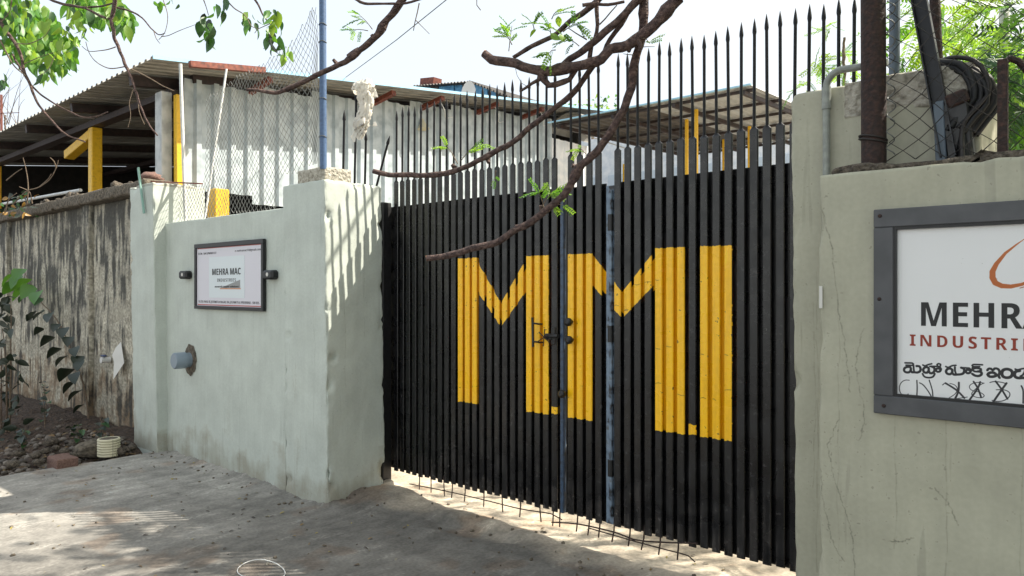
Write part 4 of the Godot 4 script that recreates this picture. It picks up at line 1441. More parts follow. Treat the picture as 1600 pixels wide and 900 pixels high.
# ------------------------------------------------------------------ fence on the left, spikes and bag on the pillar
func left_fence() -> void:
	var t := thing("chain_link_fence", "galvanised chain link sheet with tall blue pole on the left gate pillar", "fence", Vector3(-5.2, 2.3, 0.5))
	var pole := MB.new()
	pole.tube([Vector3(-4.66, 2.48, 0.6), Vector3(-4.66, 4.6, 0.61)], 0.026, 14)
	var po := build("pole", pole, M.blue_pole, t)
	for y in [2.72, 3.0, 3.2, 3.42, 3.55]:
		var r := MB.new()
		var loop := []
		for k in 13: loop.append(Vector3(-4.66 + 0.029 * cos(k * TAU / 12), y + 0.004 * sin(k * 1.0), 0.605 + 0.029 * sin(k * TAU / 12)))
		r.tube(loop, 0.0028, 5, false)
		build("tie_wire", r, M.wire, po)
	var zp := 0.5
	var out := []
	for p in [[511, 12], [511, 258], [470, 268], [440, 284], [437, 327], [262, 349], [236, 372], [233, 286], [314, 286], [318, 152], [350, 128], [392, 106], [432, 88], [470, 52], [488, 18]]:
		var q := onz(p[0], p[1], zp)
		out.append(Vector2(q.x, q.y))
	var map_ := func(u: float, v: float) -> Vector3: return Vector3(u, v, zp + 0.03 * sin(u * 2.0) + (0.1 * smoothstep(-5.0, -4.66, u)))
	build("wire_mesh", chain_link(out, map_, 0.064, 0.066, 0.0023, 0.016), M.wire, t)
	t = thing("white_conduit", "upright thin white pipe standing on the panel wall top", "pipe", onz(287, 345, 0.45))
	var m := MB.new()
	m.tube([onz(290, 350, 0.45), onz(282, 100, 0.45)], 0.0165, 8)
	build("pipe", m, M.white_pipe, t)
	t = thing("white_conduit", "slanting thin white pipe leaning against the shed eave", "pipe", onz(322, 340, 0.3))
	m = MB.new()
	m.tube([onz(320, 342, 0.42), onz(354, 108, 0.1)], 0.0105, 8)
	build("pipe", m, M.white_pipe, t)
	t = thing("flat_bar", "rusty orange flat bar lying along the end pillar top", "bar", onz(270, 285, 0.45))
	m = MB.new()
	m.bar(onz(222, 283, 0.48), onz(315, 287, 0.48), 0.03, 0.012, Vector3.UP)
	build("bar", m, M.red_oxide, t)
	t = thing("green_tube", "short green painted angle stub hooked over the end pillar", "bar", onz(218, 290, 0.75))
	m = MB.new()
	m.bar(onz(216, 262, 0.75), onz(225, 333, 0.74), 0.028, 0.014, Vector3(0, 0, 1))
	build("bar", m, plain(Color8(130, 168, 156), 0.6), t)
	# separate pickets set in the pillar top
	var names := ["first spike on the left pillar, beside the blue pole", "spike under the snagged plastic bag on the left pillar", "third spike on the left pillar, nearest the bent one", "bent over spike at the gate edge of the left pillar"]
	var kk := 0
	for p in [[536, 2.43, 538, 172], [554, 2.38, 557, 135], [570, 2.38, 572, 206], [586, 2.36, 609, 212]]:
		var z: float = [0.53, 0.42, 0.33, 0.23][kk]
		var foot := onx(p[0], 300, -4.66)
		foot = Vector3(-4.66, p[1], foot.z)
		var d := (foot - EYE).dot(view_f)
		var tip := at(p[2], p[3], d)
		t = thing("picket_spike", "black " + names[kk], "spike", foot, "loose spikes on the left gate pillar")
		m = MB.new()
		var q := func(f: float) -> Vector3: return foot.lerp(tip, f)
		m.tube([foot, q.call(0.84), q.call(0.86), q.call(0.9), q.call(0.95), tip], [0.009, 0.009, 0.013, 0.0115, 0.007, 0.001], 8)
		build("shaft", m, M.spike, t)
		kk += 1
	# plastic bag snagged on the second spike
	var c := onx(555, 300, -4.66)
	var d := (c - EYE).dot(view_f)
	t = thing("plastic_bag", "torn white plastic bag snagged on a spike above the left pillar", "bag", at(567, 215, d))
	var axis := [[569, 127, 9], [568, 134, 14], [567, 141, 15], [571, 150, 11], [572, 162, 9], [571, 173, 9.5], [568, 184, 10], [566, 193, 10.5], [564, 201, 9], [563, 209, 6], [564, 215, 2]]
	var rows := []
	var steps := 44
	for j in steps:
		var f := float(j) / (steps - 1) * (axis.size() - 1)
		var k0 := mini(int(f), axis.size() - 2)
		var g := f - k0
		var r := PackedVector3Array()
		var o := at(lerpf(axis[k0][0], axis[k0 + 1][0], g), lerpf(axis[k0][1], axis[k0 + 1][1], g), d - 0.02)
		for i in 45:
			var an := TAU * (i % 44) / 44.0
			var rr: float = lerpf(axis[k0][2], axis[k0 + 1][2], g) / FOCAL * d
			var p := Vector3(cos(an), 0, sin(an))
			var cr := 1.0 + 0.5 * nz(p * 1.3 + Vector3(0, f * 0.35, 0), 1.8) + 0.3 * nz(p * 2.2 + Vector3(f, f * 0.6, 0), 2.6) + 0.16 * absf(nz(p * 3.0 + Vector3(0, f, f), 5.0))
			r.append(o + (view_r * cos(an) + view_f * sin(an) * 0.7) * rr * cr + Vector3(0, 0.03 * nz(p + Vector3(f, 0, 3), 2.0), 0))
		rows.append(r)
	rows.reverse()
	m = MB.new()
	m.surf(rows)
	build("film", m, M.plastic, t)
	m = MB.new()
	var rg := []
	for s in [[560, 195, 548, 213, 552, 222], [570, 196, 582, 197, 584, 190], [562, 206, 556, 214, 560, 219], [574, 150, 583, 152, 585, 142]]:
		var a := at(s[0], s[1], d - 0.03)
		var b := at(s[2], s[3], d - 0.04)
		var e := at(s[4], s[5], d - 0.03)
		m.surf([PackedVector3Array([a, a + view_r * 0.02, a + view_r * 0.045]), PackedVector3Array([b, b + view_r * 0.02 + view_f * 0.01, b + view_r * 0.04]), PackedVector3Array([e, e + view_r * 0.008, e + view_r * 0.015])])
	build("torn_shred", m, M.plastic, t)

# ------------------------------------------------------------------ fence posts, cables and mesh on the right wall
func right_clutter() -> void:
	var t := thing("chain_link_fence", "dark sagging chain link on rusty round post above the sign wall", "fence", Vector3(-0.4, 2.05, 0.75))
	var m := MB.new()
	m.tube([Vector3(-0.825, 2.03, 0.745), Vector3(-0.835, 4.6, 0.745)], 0.044, 18)
	var post := build("round_post", m, M.rust, t)
	for y in [2.16, 2.86, 2.89, 2.17]:
		m = MB.new()
		var lp := []
		for k in 17: lp.append(Vector3(-0.828 + 0.048 * cos(k * TAU / 16), y + 0.012 * sin(k * TAU / 16 + y * 40.0), 0.745 + 0.048 * sin(k * TAU / 16)))
		m.tube(lp, 0.004, 5, false)
		build("tie_wire", m, M.dark_wire, post)
	m = MB.new()
	var hx := []
	for k in 190: hx.append(Vector3(-0.765 + 0.014 * cos(k * 0.8) + 0.006 * nz(Vector3(k, 0, 0), 0.1), 2.1 + k * 0.0078, 0.745 + 0.014 * sin(k * 0.8)))
	m.tube(hx, 0.0024, 5, false)
	build("spiral_wire", m, M.wire, t)
	var map_ := func(u: float, v: float) -> Vector3: return Vector3(u, v, 0.75 + 0.02 * sin(u * 5.0 + v * 3.0))
	build("wire_mesh", chain_link([Vector2(-0.775, 2.07), Vector2(0.7, 2.07), Vector2(0.7, 3.4), Vector2(-0.775, 3.4)], map_, 0.095, 0.082, 0.0021, 0.02), M.dark_wire, t)
	m = MB.new()
	m.bar(Vector3(-0.28, 2.03, 0.74), onz(1562, 92, 0.74), 0.026, 0.026, Vector3(0, 0, 1), 0.002)
	var pp := onz(1567, 200, 0.74)
	m = MB.new()
	m.bar(Vector3(pp.x, 2.03, 0.74), Vector3(pp.x, onz(1562, 94, 0.74).y, 0.74), 0.03, 0.03, Vector3(0, 0, 1), 0.002)
	build("angle_post", m, M.rust, t)
	t = thing("slim_pole", "slim blue grey pole rising behind the right gate pillar", "pole", onz(1398, 110, 0.35))
	m = MB.new()
	m.tube([Vector3(onz(1397, 120, 0.35).x, 2.4, 0.35), onz(1400, -60, 0.35) + Vector3(0, 0.6, 0)], 0.021, 12)
	build("pole", m, M.grey_pole, t)
	t = thing("steel_channel", "black steel channel leaning above the pillar beside the cable bundle", "beam", onz(1485, 250, 0.7))
	m = MB.new()
	var a := onz(1484, 246, 0.69)
	var b := onz(1432, -30, 0.62)
	m.bar(a, b, 0.052, 0.006, Vector3(0, 0, 1))
	for s in [-1, 1]: m.bar(a + Vector3(0.024 * s, 0, 0.018), b + Vector3(0.024 * s, 0, 0.018), 0.005, 0.034, Vector3(0, 0, 1))
	build("channel", m, M.black, t)
	t = thing("brown_pipe", "brown painted pipe standing behind the leaning steel channel", "pipe", onz(1463, 110, 0.4))
	m = MB.new()
	m.tube([onz(1466, 125, 0.4), onz(1458, -60, 0.4)], 0.02, 12)
	build("pipe", m, M.rust, t)
	t = thing("post_stub", "blue grey steel post stub with rusty cap below the cable bundle", "post", onz(1468, 240, 0.68))
	m = MB.new()
	var s0 := onz(1473, 262, 0.68)
	var s1 := onz(1468, 160, 0.68)
	m.bar(s0, s1, 0.035, 0.05, Vector3(0, 0, 1), 0.003)
	build("blue_flange", m, M.grey_pole, t)
	m = MB.new()
	m.bar(s0 + Vector3(0.062, 0, -0.01), s1 + Vector3(0.05, -0.01, -0.01), 0.085, 0.06, Vector3(0, 0, 1), 0.006)
	build("dark_body", m, M.black, t)
	m = MB.new()
	m.box(s1 + Vector3(0.06, 0.0, 0.0), Vector3(0.07, 0.05, 0.06), Basis(Vector3(0, 0, 1), 0.3), 0.006)
	build("rusty_cap", m, M.rust, t)
	t = thing("cable_bundle", "thick black cable bundle looping over the wall end and hanging down", "cable", onz(1510, 200, 0.6))
	for k in 26:
		var o := Vector3(rng.randf_range(-0.03, 0.03), rng.randf_range(-0.02, 0.02), rng.randf_range(-0.05, 0.05))
		var w := rng.randf_range(-8, 8)
		var path := [onz(1440, 120 + w * 0.5, 0.45) + o, onz(1475, 110 + w, 0.55) + o, onz(1512, 114 + w, 0.6) + o, onz(1535 + w * 0.6, 130, 0.62) + o, onz(1538 + w * 0.6, 160, 0.62) + o, onz(1520 + w, 182, 0.64) + o, onz(1503 + w, 205, 0.66) + o, onz(1500 + w, 235, 0.68) + o, onz(1504 + w * 1.3, 268, 0.7) + o]
		if k > 8: path = path.slice(1, 7)
		m = MB.new()
		m.tube(smooth_path(path, 0.03), rng.randf_range(0.008, 0.015), 7)
		build("cable", m, M.cable if k % 4 else M.dark_wire, t)
	t = thing("bent_tube", "dark bent tube end poking in above the rusty angle post", "pipe", onz(1590, 100, 0.7))
	m = MB.new()
	m.tube(smooth_path([onz(1568, 100, 0.72), onz(1578, 91, 0.71), onz(1592, 96, 0.7), onz(1606, 112, 0.7), onz(1630, 140, 0.7)], 0.02), 0.012, 9)
	build("tube", m, M.rust, t)
	t = thing("white_mast", "thin white mast among the feathery leaves at the right", "pole", onz(1569, 100, -2.0))
	m = MB.new()
	m.tube([onz(1569, 420, -2.0), onz(1569, 8, -2.0)], 0.03, 8)
	build("mast", m, M.white_pipe, t)

# ------------------------------------------------------------------ trees
func bare_tree() -> void:
	var t := thing("bare_tree", "nearly bare tree whose cut brown branches hang across the gate", "tree", Vector3(1.6, 0, 1.4))
	build("trunk", limb3([Vector3(1.7, -0.1, 1.5), Vector3(1.6, 1.2, 1.4), Vector3(1.5, 2.6, 1.4), Vector3(1.0, 3.6, 1.3)], 0.13, 0.08, 12), M.bark, t)
	build("limb", limb3([Vector3(1.5, 2.6, 1.4), Vector3(0.5, 3.1, 1.5), at(1250, -170, 2.4), at(1130, -80, 2.5), at(1060, 0, 2.6)], 0.07, 0.024, 12), M.bark, t)
	build("limb", limb3([at(1250, -170, 2.4), at(1050, -190, 2.6), at(900, -160, 2.9), at(740, -110, 3.1), at(632, -8, 3.2)], 0.045, 0.015, 10), M.bark, t)
	# [path, depth from, depth to, radius from, radius to]
	var B := [
		[[[1062, -2], [1040, 18], [1020, 40], [1000, 55], [980, 70], [955, 78], [942, 92], [925, 97], [905, 101], [885, 107], [862, 112], [845, 112], [825, 107], [805, 100], [785, 97], [768, 92], [757, 84]], 2.6, 2.75, 0.021, 0.017],
		[[[1010, -20], [1006, 30], [1000, 70], [992, 105], [984, 145], [966, 188], [945, 222], [925, 245], [905, 264], [886, 300], [850, 331], [822, 352], [775, 378], [735, 391], [702, 399], [668, 403]], 2.62, 3.0, 0.017, 0.0125],
		[[[940, 88], [928, 102], [903, 135], [878, 160], [855, 178], [828, 198], [812, 214], [790, 229], [760, 244], [725, 262], [695, 271], [660, 273], [620, 274], [583, 268]], 2.72, 3.1, 0.011, 0.0105],
		[[[632, -8], [618, 16], [600, 38], [585, 60], [562, 79], [540, 95], [510, 110], [485, 122], [462, 134], [440, 141], [420, 144], [385, 140]], 3.2, 3.3, 0.0175, 0.007],
		[[[940, -6], [915, 17], [895, 30], [870, 52], [850, 62], [830, 72], [815, 82], [802, 91]], 2.7, 2.75, 0.011, 0.007],
		[[[1006, -10], [985, 12], [965, 32], [945, 50], [928, 66], [905, 83], [890, 92], [876, 106]], 2.6, 2.72, 0.015, 0.012],
		[[[990, 5], [975, 30], [960, 52], [948, 72], [944, 84]], 2.66, 2.68, 0.009, 0.008],
		[[[934, -10], [932, 14], [934, 38], [930, 58], [924, 74], [921, 96]], 2.66, 2.7, 0.0065, 0.009],
		[[[842, 113], [848, 124], [858, 134], [868, 133], [880, 128], [890, 124], [897, 115], [904, 104], [914, 97]], 2.7, 2.72, 0.012, 0.008],
		[[[843, 124], [832, 130], [822, 137], [812, 143]], 2.7, 2.68, 0.007, 0.005],
		[[[555, -2], [570, 5], [600, 6], [635, 4], [670, -6]], 3.2, 3.1, 0.006, 0.006],
		[[[655, 5], [652, 20], [648, 36], [646, 48]], 3.15, 3.15, 0.003, 0.002], [[[650, 32], [660, 42], [671, 53]], 3.15, 3.15, 0.0018, 0.0012],
		[[[910, 8], [925, 6], [950, 8], [975, 3]], 2.66, 2.64, 0.006, 0.006],
		[[[937, 38], [945, 30], [955, 18], [964, 8]], 2.66, 2.6, 0.003, 0.002], [[[917, 62], [900, 52], [888, 44], [880, 48]], 2.68, 2.66, 0.003, 0.0015],
		[[[745, -5], [745, 8], [751, 16]], 3.0, 3.0, 0.002, 0.002], [[[805, 105], [808, 118], [815, 130], [822, 134]], 2.7, 2.7, 0.001, 0.001],
		[[[997, 74], [1010, 73], [1023, 73]], 2.62, 2.6, 0.002, 0.001], [[[990, 86], [980, 85], [974, 84]], 2.62, 2.6, 0.002, 0.001], [[[996, 60], [1000, 72], [999, 80]], 2.6, 2.6, 0.009, 0.006],
	]
	for b in B:
		var o := build("branch", limb(b[0], b[1], b[2], b[3], b[4], 10 if b[3] > 0.008 else 6, 1.0 if b[3] > 0.005 else 0.4), M.bark if b[3] > 0.004 else M.twig, t)
		if b[3] > 0.012 and b[4] > 0.009:                  # pale sawn ends
			var e: Array = b[0][-1]
			var f: Array = b[0][-2]
			var p := at(e[0], e[1], b[2])
			var q := at(f[0], f[1], b[2])
			var c := MB.new()
			c.tube([p, p + (p - q).normalized() * 0.006], b[4] * 0.8, 8)
			build("cut_end", c, M.cut_wood, o)
	# stubs and knots
	for s in [[848, 332, 3.0, 845, 320], [905, 262, 2.9, 894, 258], [820, 354, 2.98, 805, 354], [885, 300, 2.93, 876, 304], [585, 60, 3.24, 580, 54], [527, 100, 3.26, 520, 92], [545, 88, 3.25, 560, 76], [712, 264, 3.05, 706, 258], [760, 245, 3.04, 763, 254], [985, 68, 2.65, 982, 80]]:
		build("stub", limb3([at(s[0], s[1], s[2]), at(s[3], s[4], s[2] - 0.01)], 0.011, 0.007, 7), M.bark, t)
	# leaf sprays on the branches
	var sp := [sprig_mesh(0.075, 6, 0.02, 0.011, 0.2, 1), sprig_mesh(0.1, 7, 0.024, 0.013, 0.3, 2), sprig_mesh(0.06, 5, 0.022, 0.014, 0.1, 3)]
	for s in [[715, 256, 3.05, 698, 228, 4, 1.0], [720, 252, 3.05, 745, 224, 5, 1.0], [850, 325, 2.95, 842, 300, 5, 1.1], [855, 325, 2.95, 880, 320, 4, 1.1], [848, 322, 2.95, 862, 300, 5, 1.1], [915, 240, 2.9, 903, 232, 5, 0.8], [582, 46, 3.24, 560, 22, 6, 0.95], [575, 48, 3.24, 545, 48, 5, 0.9], [775, 267, 3.04, 773, 284, 3, 0.5],
			[800, 70, 2.9, 785, 45, 7, 0.9], [795, 80, 2.9, 800, 40, 6, 0.9], [862, 62, 2.66, 858, 40, 4, 1.2], [868, 78, 2.66, 857, 84, 4, 1.1], [880, 50, 2.66, 905, 35, 7, 1.0], [905, 72, 2.66, 880, 58, 6, 0.9], [1005, 60, 2.6, 1015, 68, 3, 0.8], [862, 30, 2.66, 870, 18, 3, 1.0], [835, 48, 2.68, 832, 38, 3, 0.9]]:
		var a := at(s[0], s[1], s[2])
		var b := at(s[3], s[4], s[2] + rng.randf_range(-0.05, 0.05))
		var tw := build("twig", limb3([a, a.lerp(b, 0.5) + Vector3(0, 0.006, 0), b], 0.0022, 0.001, 5, 0.3), M.twig, t)
		for k in s[5]:
			var p := a.lerp(b, rng.randf_range(0.35, 1.0))
			var dir := (b - a).normalized() + any_dir(0.0) * 0.9
			put("leaf_spray", sp[k % 3], [M.leaf_young, M.leaf_bright, M.leaf_mid][rng.randi_range(0, 2)], tw, turned(p - t.position, dir, rng.randf_range(-0.8, 0.8), s[6] * rng.randf_range(0.6, 1.0)))
	var big := leaf_mesh(0.05, 0.03, 0.2)
	for s in [[860, 52, 2.64, 0.9], [885, 60, 2.64, 0.9], [838, 46, 2.66, 0.7], [872, 25, 2.64, 0.8], [858, 82, 2.64, 0.8]]:
		put("leaf", big, M.leaf_bright, t, turned(at(s[0], s[1], s[2]) - t.position, any_dir(0.5), rng.randf() * TAU, s[3]))

func broadleaf_tree() -> void:
	var t := thing("broadleaf_tree", "broad leaved tree with thin drooping twigs at the upper left", "tree", Vector3(-7.6, 0, 3.4))
	build("trunk", limb3([Vector3(-7.7, -0.1, 3.5), Vector3(-7.6, 1.5, 3.4), Vector3(-7.3, 3.2, 3.2), Vector3(-6.9, 4.3, 2.9)], 0.15, 0.09, 12), M.bark, t)
	build("limb", limb3([Vector3(-7.3, 3.2, 3.2), at(-150, -60, 5.6), at(40, -60, 5.4), at(190, -40, 5.0), at(330, -40, 4.8), at(420, -20, 4.6)], 0.08, 0.02, 9), M.bark, t)
	var B := [
		[[[182, -40], [178, 10], [175, 35], [180, 60], [187, 80], [197, 103], [205, 122], [212, 145], [220, 166], [232, 192], [245, 212]], 5.0, 4.9, 0.017, 0.004],
		[[[-12, 10], [5, 42], [22, 65], [33, 88], [38, 110], [48, 135], [60, 162], [84, 192], [106, 212], [134, 221]], 5.3, 5.2, 0.014, 0.005],
		[[[20, 85], [35, 112], [55, 140], [82, 160], [108, 174], [130, 183], [150, 182], [168, 175]], 5.3, 5.2, 0.008, 0.004],
		[[[72, -4], [100, 7], [130, 12], [155, 24], [172, 30]], 5.2, 5.0, 0.009, 0.008], [[[95, 5], [130, 11], [158, 10], [178, 4]], 5.2, 5.0, 0.007, 0.006],
		[[[183, 12], [205, 18], [222, 28], [236, 44], [248, 54], [258, 52]], 5.0, 4.9, 0.007, 0.003], [[[252, 57], [262, 56], [280, 48], [306, 38]], 4.9, 4.9, 0.003, 0.0015], [[[255, 0], [262, 25], [258, 50], [248, 62]], 4.9, 4.9, 0.003, 0.002], [[[240, 48], [244, 60], [250, 68]], 4.9, 4.9, 0.003, 0.002],
		[[[181, 73], [165, 78], [140, 80], [128, 72]], 5.0, 5.0, 0.004, 0.002], [[[196, 104], [172, 107], [152, 98], [140, 84], [134, 65]], 5.0, 5.0, 0.004, 0.002],
		[[[205, 108], [230, 120], [252, 133], [272, 142]], 4.95, 4.9, 0.005, 0.0025], [[[208, 140], [202, 160], [204, 180], [200, 199]], 4.95, 4.95, 0.003, 0.0015], [[[216, 158], [218, 175], [226, 195]], 4.95, 4.95, 0.003, 0.0015],
		[[[40, 118], [20, 100], [0, 62]], 5.2, 5.2, 0.004, 0.006], [[[22, 68], [45, 68], [68, 58], [78, 45]], 5.2, 5.1, 0.004, 0.002], [[[18, -4], [16, 15], [8, 28], [2, 34]], 5.2, 5.2, 0.004, 0.003],
		[[[348, -6], [365, 12], [383, 24], [392, 40], [402, 44]], 4.7, 4.6, 0.005, 0.002], [[[396, -4], [404, 8], [410, 22], [420, 36], [428, 44]], 4.6, 4.6, 0.007, 0.003], [[[420, 38], [402, 46], [398, 52]], 4.6, 4.6, 0.003, 0.002],
		[[[315, -8], [322, 10], [326, 24]], 4.7, 4.7, 0.004, 0.002], [[[38, 100], [60, 90], [84, 82]], 5.2, 5.2, 0.003, 0.002], [[[85, 88], [76, 108], [62, 118]], 5.2, 5.2, 0.003, 0.002],
	]
	for b in B:
		build("branch", limb(b[0], b[1], b[2], b[3], b[4], 7, 0.9), M.bark if b[3] > 0.006 else M.twig, t)
	var lm := [leaf_mesh(0.1, 0.058, 0.25), leaf_mesh(0.085, 0.05, 0.45), leaf_mesh(0.12, 0.062, 0.3)]
	# [x, y, half width, half height, leaves, depth from, depth to, size, tone]
	var R := [[48, 52, 52, 52, 70, 5.2, 6.0, 1.0, 0], [80, 78, 38, 40, 38, 5.1, 5.8, 1.0, 0], [18, 18, 30, 30, 30, 5.3, 6.0, 1.0, 1], [66, 120, 10, 18, 10, 5.1, 5.5, 0.95, 1], [150, 12, 45, 22, 38, 5.0, 5.6, 0.95, 0], [192, 30, 14, 18, 12, 4.9, 5.3, 0.9, 0],
		[120, 50, 22, 20, 16, 5.0, 5.5, 0.8, 0], [325, 34, 11, 30, 14, 4.6, 4.8, 1.15, 2], [344, 8, 8, 14, 6, 4.6, 4.8, 0.9, 1], [425, 30, 14, 20, 16, 4.5, 4.7, 0.85, 1], [430, 62, 15, 16, 15, 4.5, 4.7, 0.9, 2], [446, 88, 10, 12, 8, 4.5, 4.7, 0.8, 0], [390, 36, 14, 14, 10, 4.6, 4.8, 0.7, 1], [3, 128, 6, 14, 7, 5.5, 6.0, 0.8, 2], [262, 8, 30, 6, 6, 4.9, 5.2, 0.6, 1]]
	for r in R:
		for k in r[4]:
			var a := rng.randf() * TAU
			var q := sqrt(rng.randf())
			var p := at(r[0] + cos(a) * q * r[2], r[1] + sin(a) * q * r[3] - 4, rng.randf_range(r[5], r[6]))
			var tone: int = r[8]
			var m: Material = [[M.leaf_bright, M.leaf_mid, M.leaf_bright, M.leaf_young, M.leaf_dark], [M.leaf_mid, M.leaf_dark, M.leaf_mid, M.leaf_bright, M.leaf_dark], [M.leaf_dark, M.leaf_mid, M.leaf_dark, M.leaf_shade, M.leaf_dark]][tone][rng.randi_range(0, 4)]
			var dir := Vector3(rng.randf_range(-0.6, 0.6), -0.9, rng.randf_range(-0.6, 0.6))
			put("leaf", lm[k % 3], m, t, turned(p - t.position, dir, rng.randf() * TAU, r[7] * rng.randf_range(0.55, 1.1)))

	# the deeper foliage behind them
	var mm := MultiMesh.new()
	mm.transform_format = MultiMesh.TRANSFORM_3D
	mm.mesh = lm[2]
	mm.instance_count = 420
	for k in 420:
		var r: Array = R[[0, 0, 0, 1, 1, 2, 2, 4, 4, 5][k % 10]]
		var a := rng.randf() * TAU
		var q := sqrt(rng.randf()) * 0.95
		var p := at(r[0] + cos(a) * q * r[2], r[1] + sin(a) * q * r[3] - 6, rng.randf_range(r[6], r[6] + 0.7))
		mm.set_instance_transform(k, turned(p - t.position, Vector3(rng.randf_range(-0.7, 0.7), -0.8, rng.randf_range(-0.7, 0.7)), rng.randf() * TAU, rng.randf_range(0.8, 1.3)))
	var mi := MultiMeshInstance3D.new()
	mi.name = "foliage"
	mi.multimesh = mm
	mi.material_override = M.leaf_mid
	t.add_child(mi)
	stuff(mi)

func feathery_tree() -> void:
	var t := thing("feathery_tree", "fine leaved green tree crowding behind the right hand fence", "tree", Vector3(0.3, 0, -1.5))
	build("trunk", limb3([Vector3(0.6, -0.1, -1.8), Vector3(0.5, 1.6, -1.7), Vector3(0.35, 3.2, -1.5), Vector3(0.2, 5.0, -1.4)], 0.13, 0.05, 11), M.bark, t)
	for b in [[[0.5, 1.8, -1.7], [0.1, 2.6, -1.4], [-0.3, 2.9, -1.2]], [[0.4, 2.6, -1.6], [-0.2, 3.3, -1.5], [-0.9, 3.5, -1.6]], [[0.35, 3.1, -1.5], [-0.2, 3.9, -1.3], [-0.7, 4.3, -1.2]], [[0.5, 2.2, -1.7], [0.2, 2.4, -1.0], [-0.05, 2.6, -0.4]]]:
		var p := []
		for q in b: p.append(Vector3(q[0], q[1], q[2]))
		build("branch", limb3(p, 0.04, 0.012, 8), M.bark, t)
	var sp := [sprig_mesh(0.3, 12, 0.065, 0.02, 0.35, 11), sprig_mesh(0.24, 10, 0.06, 0.02, 0.5, 12), sprig_mesh(0.34, 14, 0.055, 0.017, 0.25, 13)]
	# [x, y, half width, half height, sprays, depth from, depth to, tone]
	var R := [[1590, 60, 55, 70, 55, 3.2, 5.0, 2], [1592, 150, 50, 75, 95, 3.2, 4.6, 1], [1545, 40, 60, 50, 26, 4.0, 6.0, 0], [1480, 60, 60, 65, 36, 4.4, 6.5, 0], [1440, 60, 40, 60, 20, 4.6, 6.5, 0], [1550, 130, 40, 40, 20, 4.0, 5.5, 0], [1560, 215, 40, 25, 20, 4.0, 5.5, 1], [1480, 30, 70, 40, 16, 4.0, 5.5, 0]]
	for r in R:
		for k in r[4]:
			var a := rng.randf() * TAU
			var q := sqrt(rng.randf())
			var p := at(r[0] + cos(a) * q * r[2], r[1] + sin(a) * q * r[3], rng.randf_range(r[5], r[6]))
			var m: Material = [[M.leaf_young, M.leaf_bright, M.leaf_mid], [M.leaf_mid, M.leaf_dark, M.leaf_dark], [M.leaf_young, M.leaf_mid, M.leaf_dark]][r[7]][rng.randi_range(0, 2)]
			put("leaf_spray", sp[k % 3], m, t, turned(p - t.position, any_dir(0.4), rng.randf() * TAU, rng.randf_range(0.7, 1.1)))
	build("branch", limb3([Vector3(0.25, 4.2, -1.45), Vector3(-0.6, 5.2, -1.7), Vector3(-1.6, 5.7, -1.9), Vector3(-2.6, 5.9, -2.2)], 0.05, 0.012, 8), M.bark, t)
	var mm := MultiMesh.new()
	mm.transform_format = MultiMesh.TRANSFORM_3D
	mm.mesh = sprig_mesh(0.34, 12, 0.075, 0.026, 0.35, 21)
	mm.instance_count = 3000
	for k in 3000:
		var c := Vector3(rng.randf_range(0.6, 5.0), rng.randf_range(3.0, 6.2), rng.randf_range(-4.5, 4.5))  # sprays outside the view, added to cut sky light and dapple the ground
		if k < 120: c = Vector3(-1.3, 5.0, -1.5) + Vector3(rng.randfn(0, 0.3), rng.randfn(0, 0.13), rng.randfn(0, 0.22))
		if k < 7: c = Vector3(-2.1, 5.5, -1.5) + Vector3(rng.randfn(0, 0.25), rng.randfn(0, 0.1), rng.randfn(0, 0.3))
		if k >= 120 and c.distance_to(Vector3(0.2, 2.4, 3.7)) < 1.4: c.y += 2.0
		mm.set_instance_transform(k, turned(c - t.position, any_dir(0.3), rng.randf() * TAU, rng.randf_range(0.8, 1.3)))
	var cr := MultiMeshInstance3D.new()
	cr.name = "unseen_crown"
	cr.multimesh = mm
	cr.material_override = M.leaf_mid
	t.add_child(cr)
	stuff(cr)
	# sparse thin sprays seen between the spikes
	var f := thing("slender_tree", "slender sparse leaved sapling behind the right end of the spikes", "tree", onz(1320, 150, -2.4))
	build("trunk", limb3([onz(1330, 560, -2.4), onz(1322, 250, -2.4), onz(1318, 60, -2.4)], 0.03, 0.01, 7), M.twig, f)
	for r in [[1305, 70, 22, 40, 14], [1320, 105, 20, 22, 10], [1250, 130, 14, 10, 7], [1282, 95, 10, 15, 5]]:
		for k in r[4]:
			var p := onz(r[0] + rng.randf_range(-1, 1) * r[2], r[1] + rng.randf_range(-1, 1) * r[3], -2.4 + rng.randf_range(-0.3, 0.3))
			put("leaf_spray", sp[k % 3], [M.leaf_young, M.leaf_bright, M.leaf_mid][k % 3], f, turned(p - f.position, any_dir(0.2), rng.randf() * TAU, rng.randf_range(0.45, 0.7)))

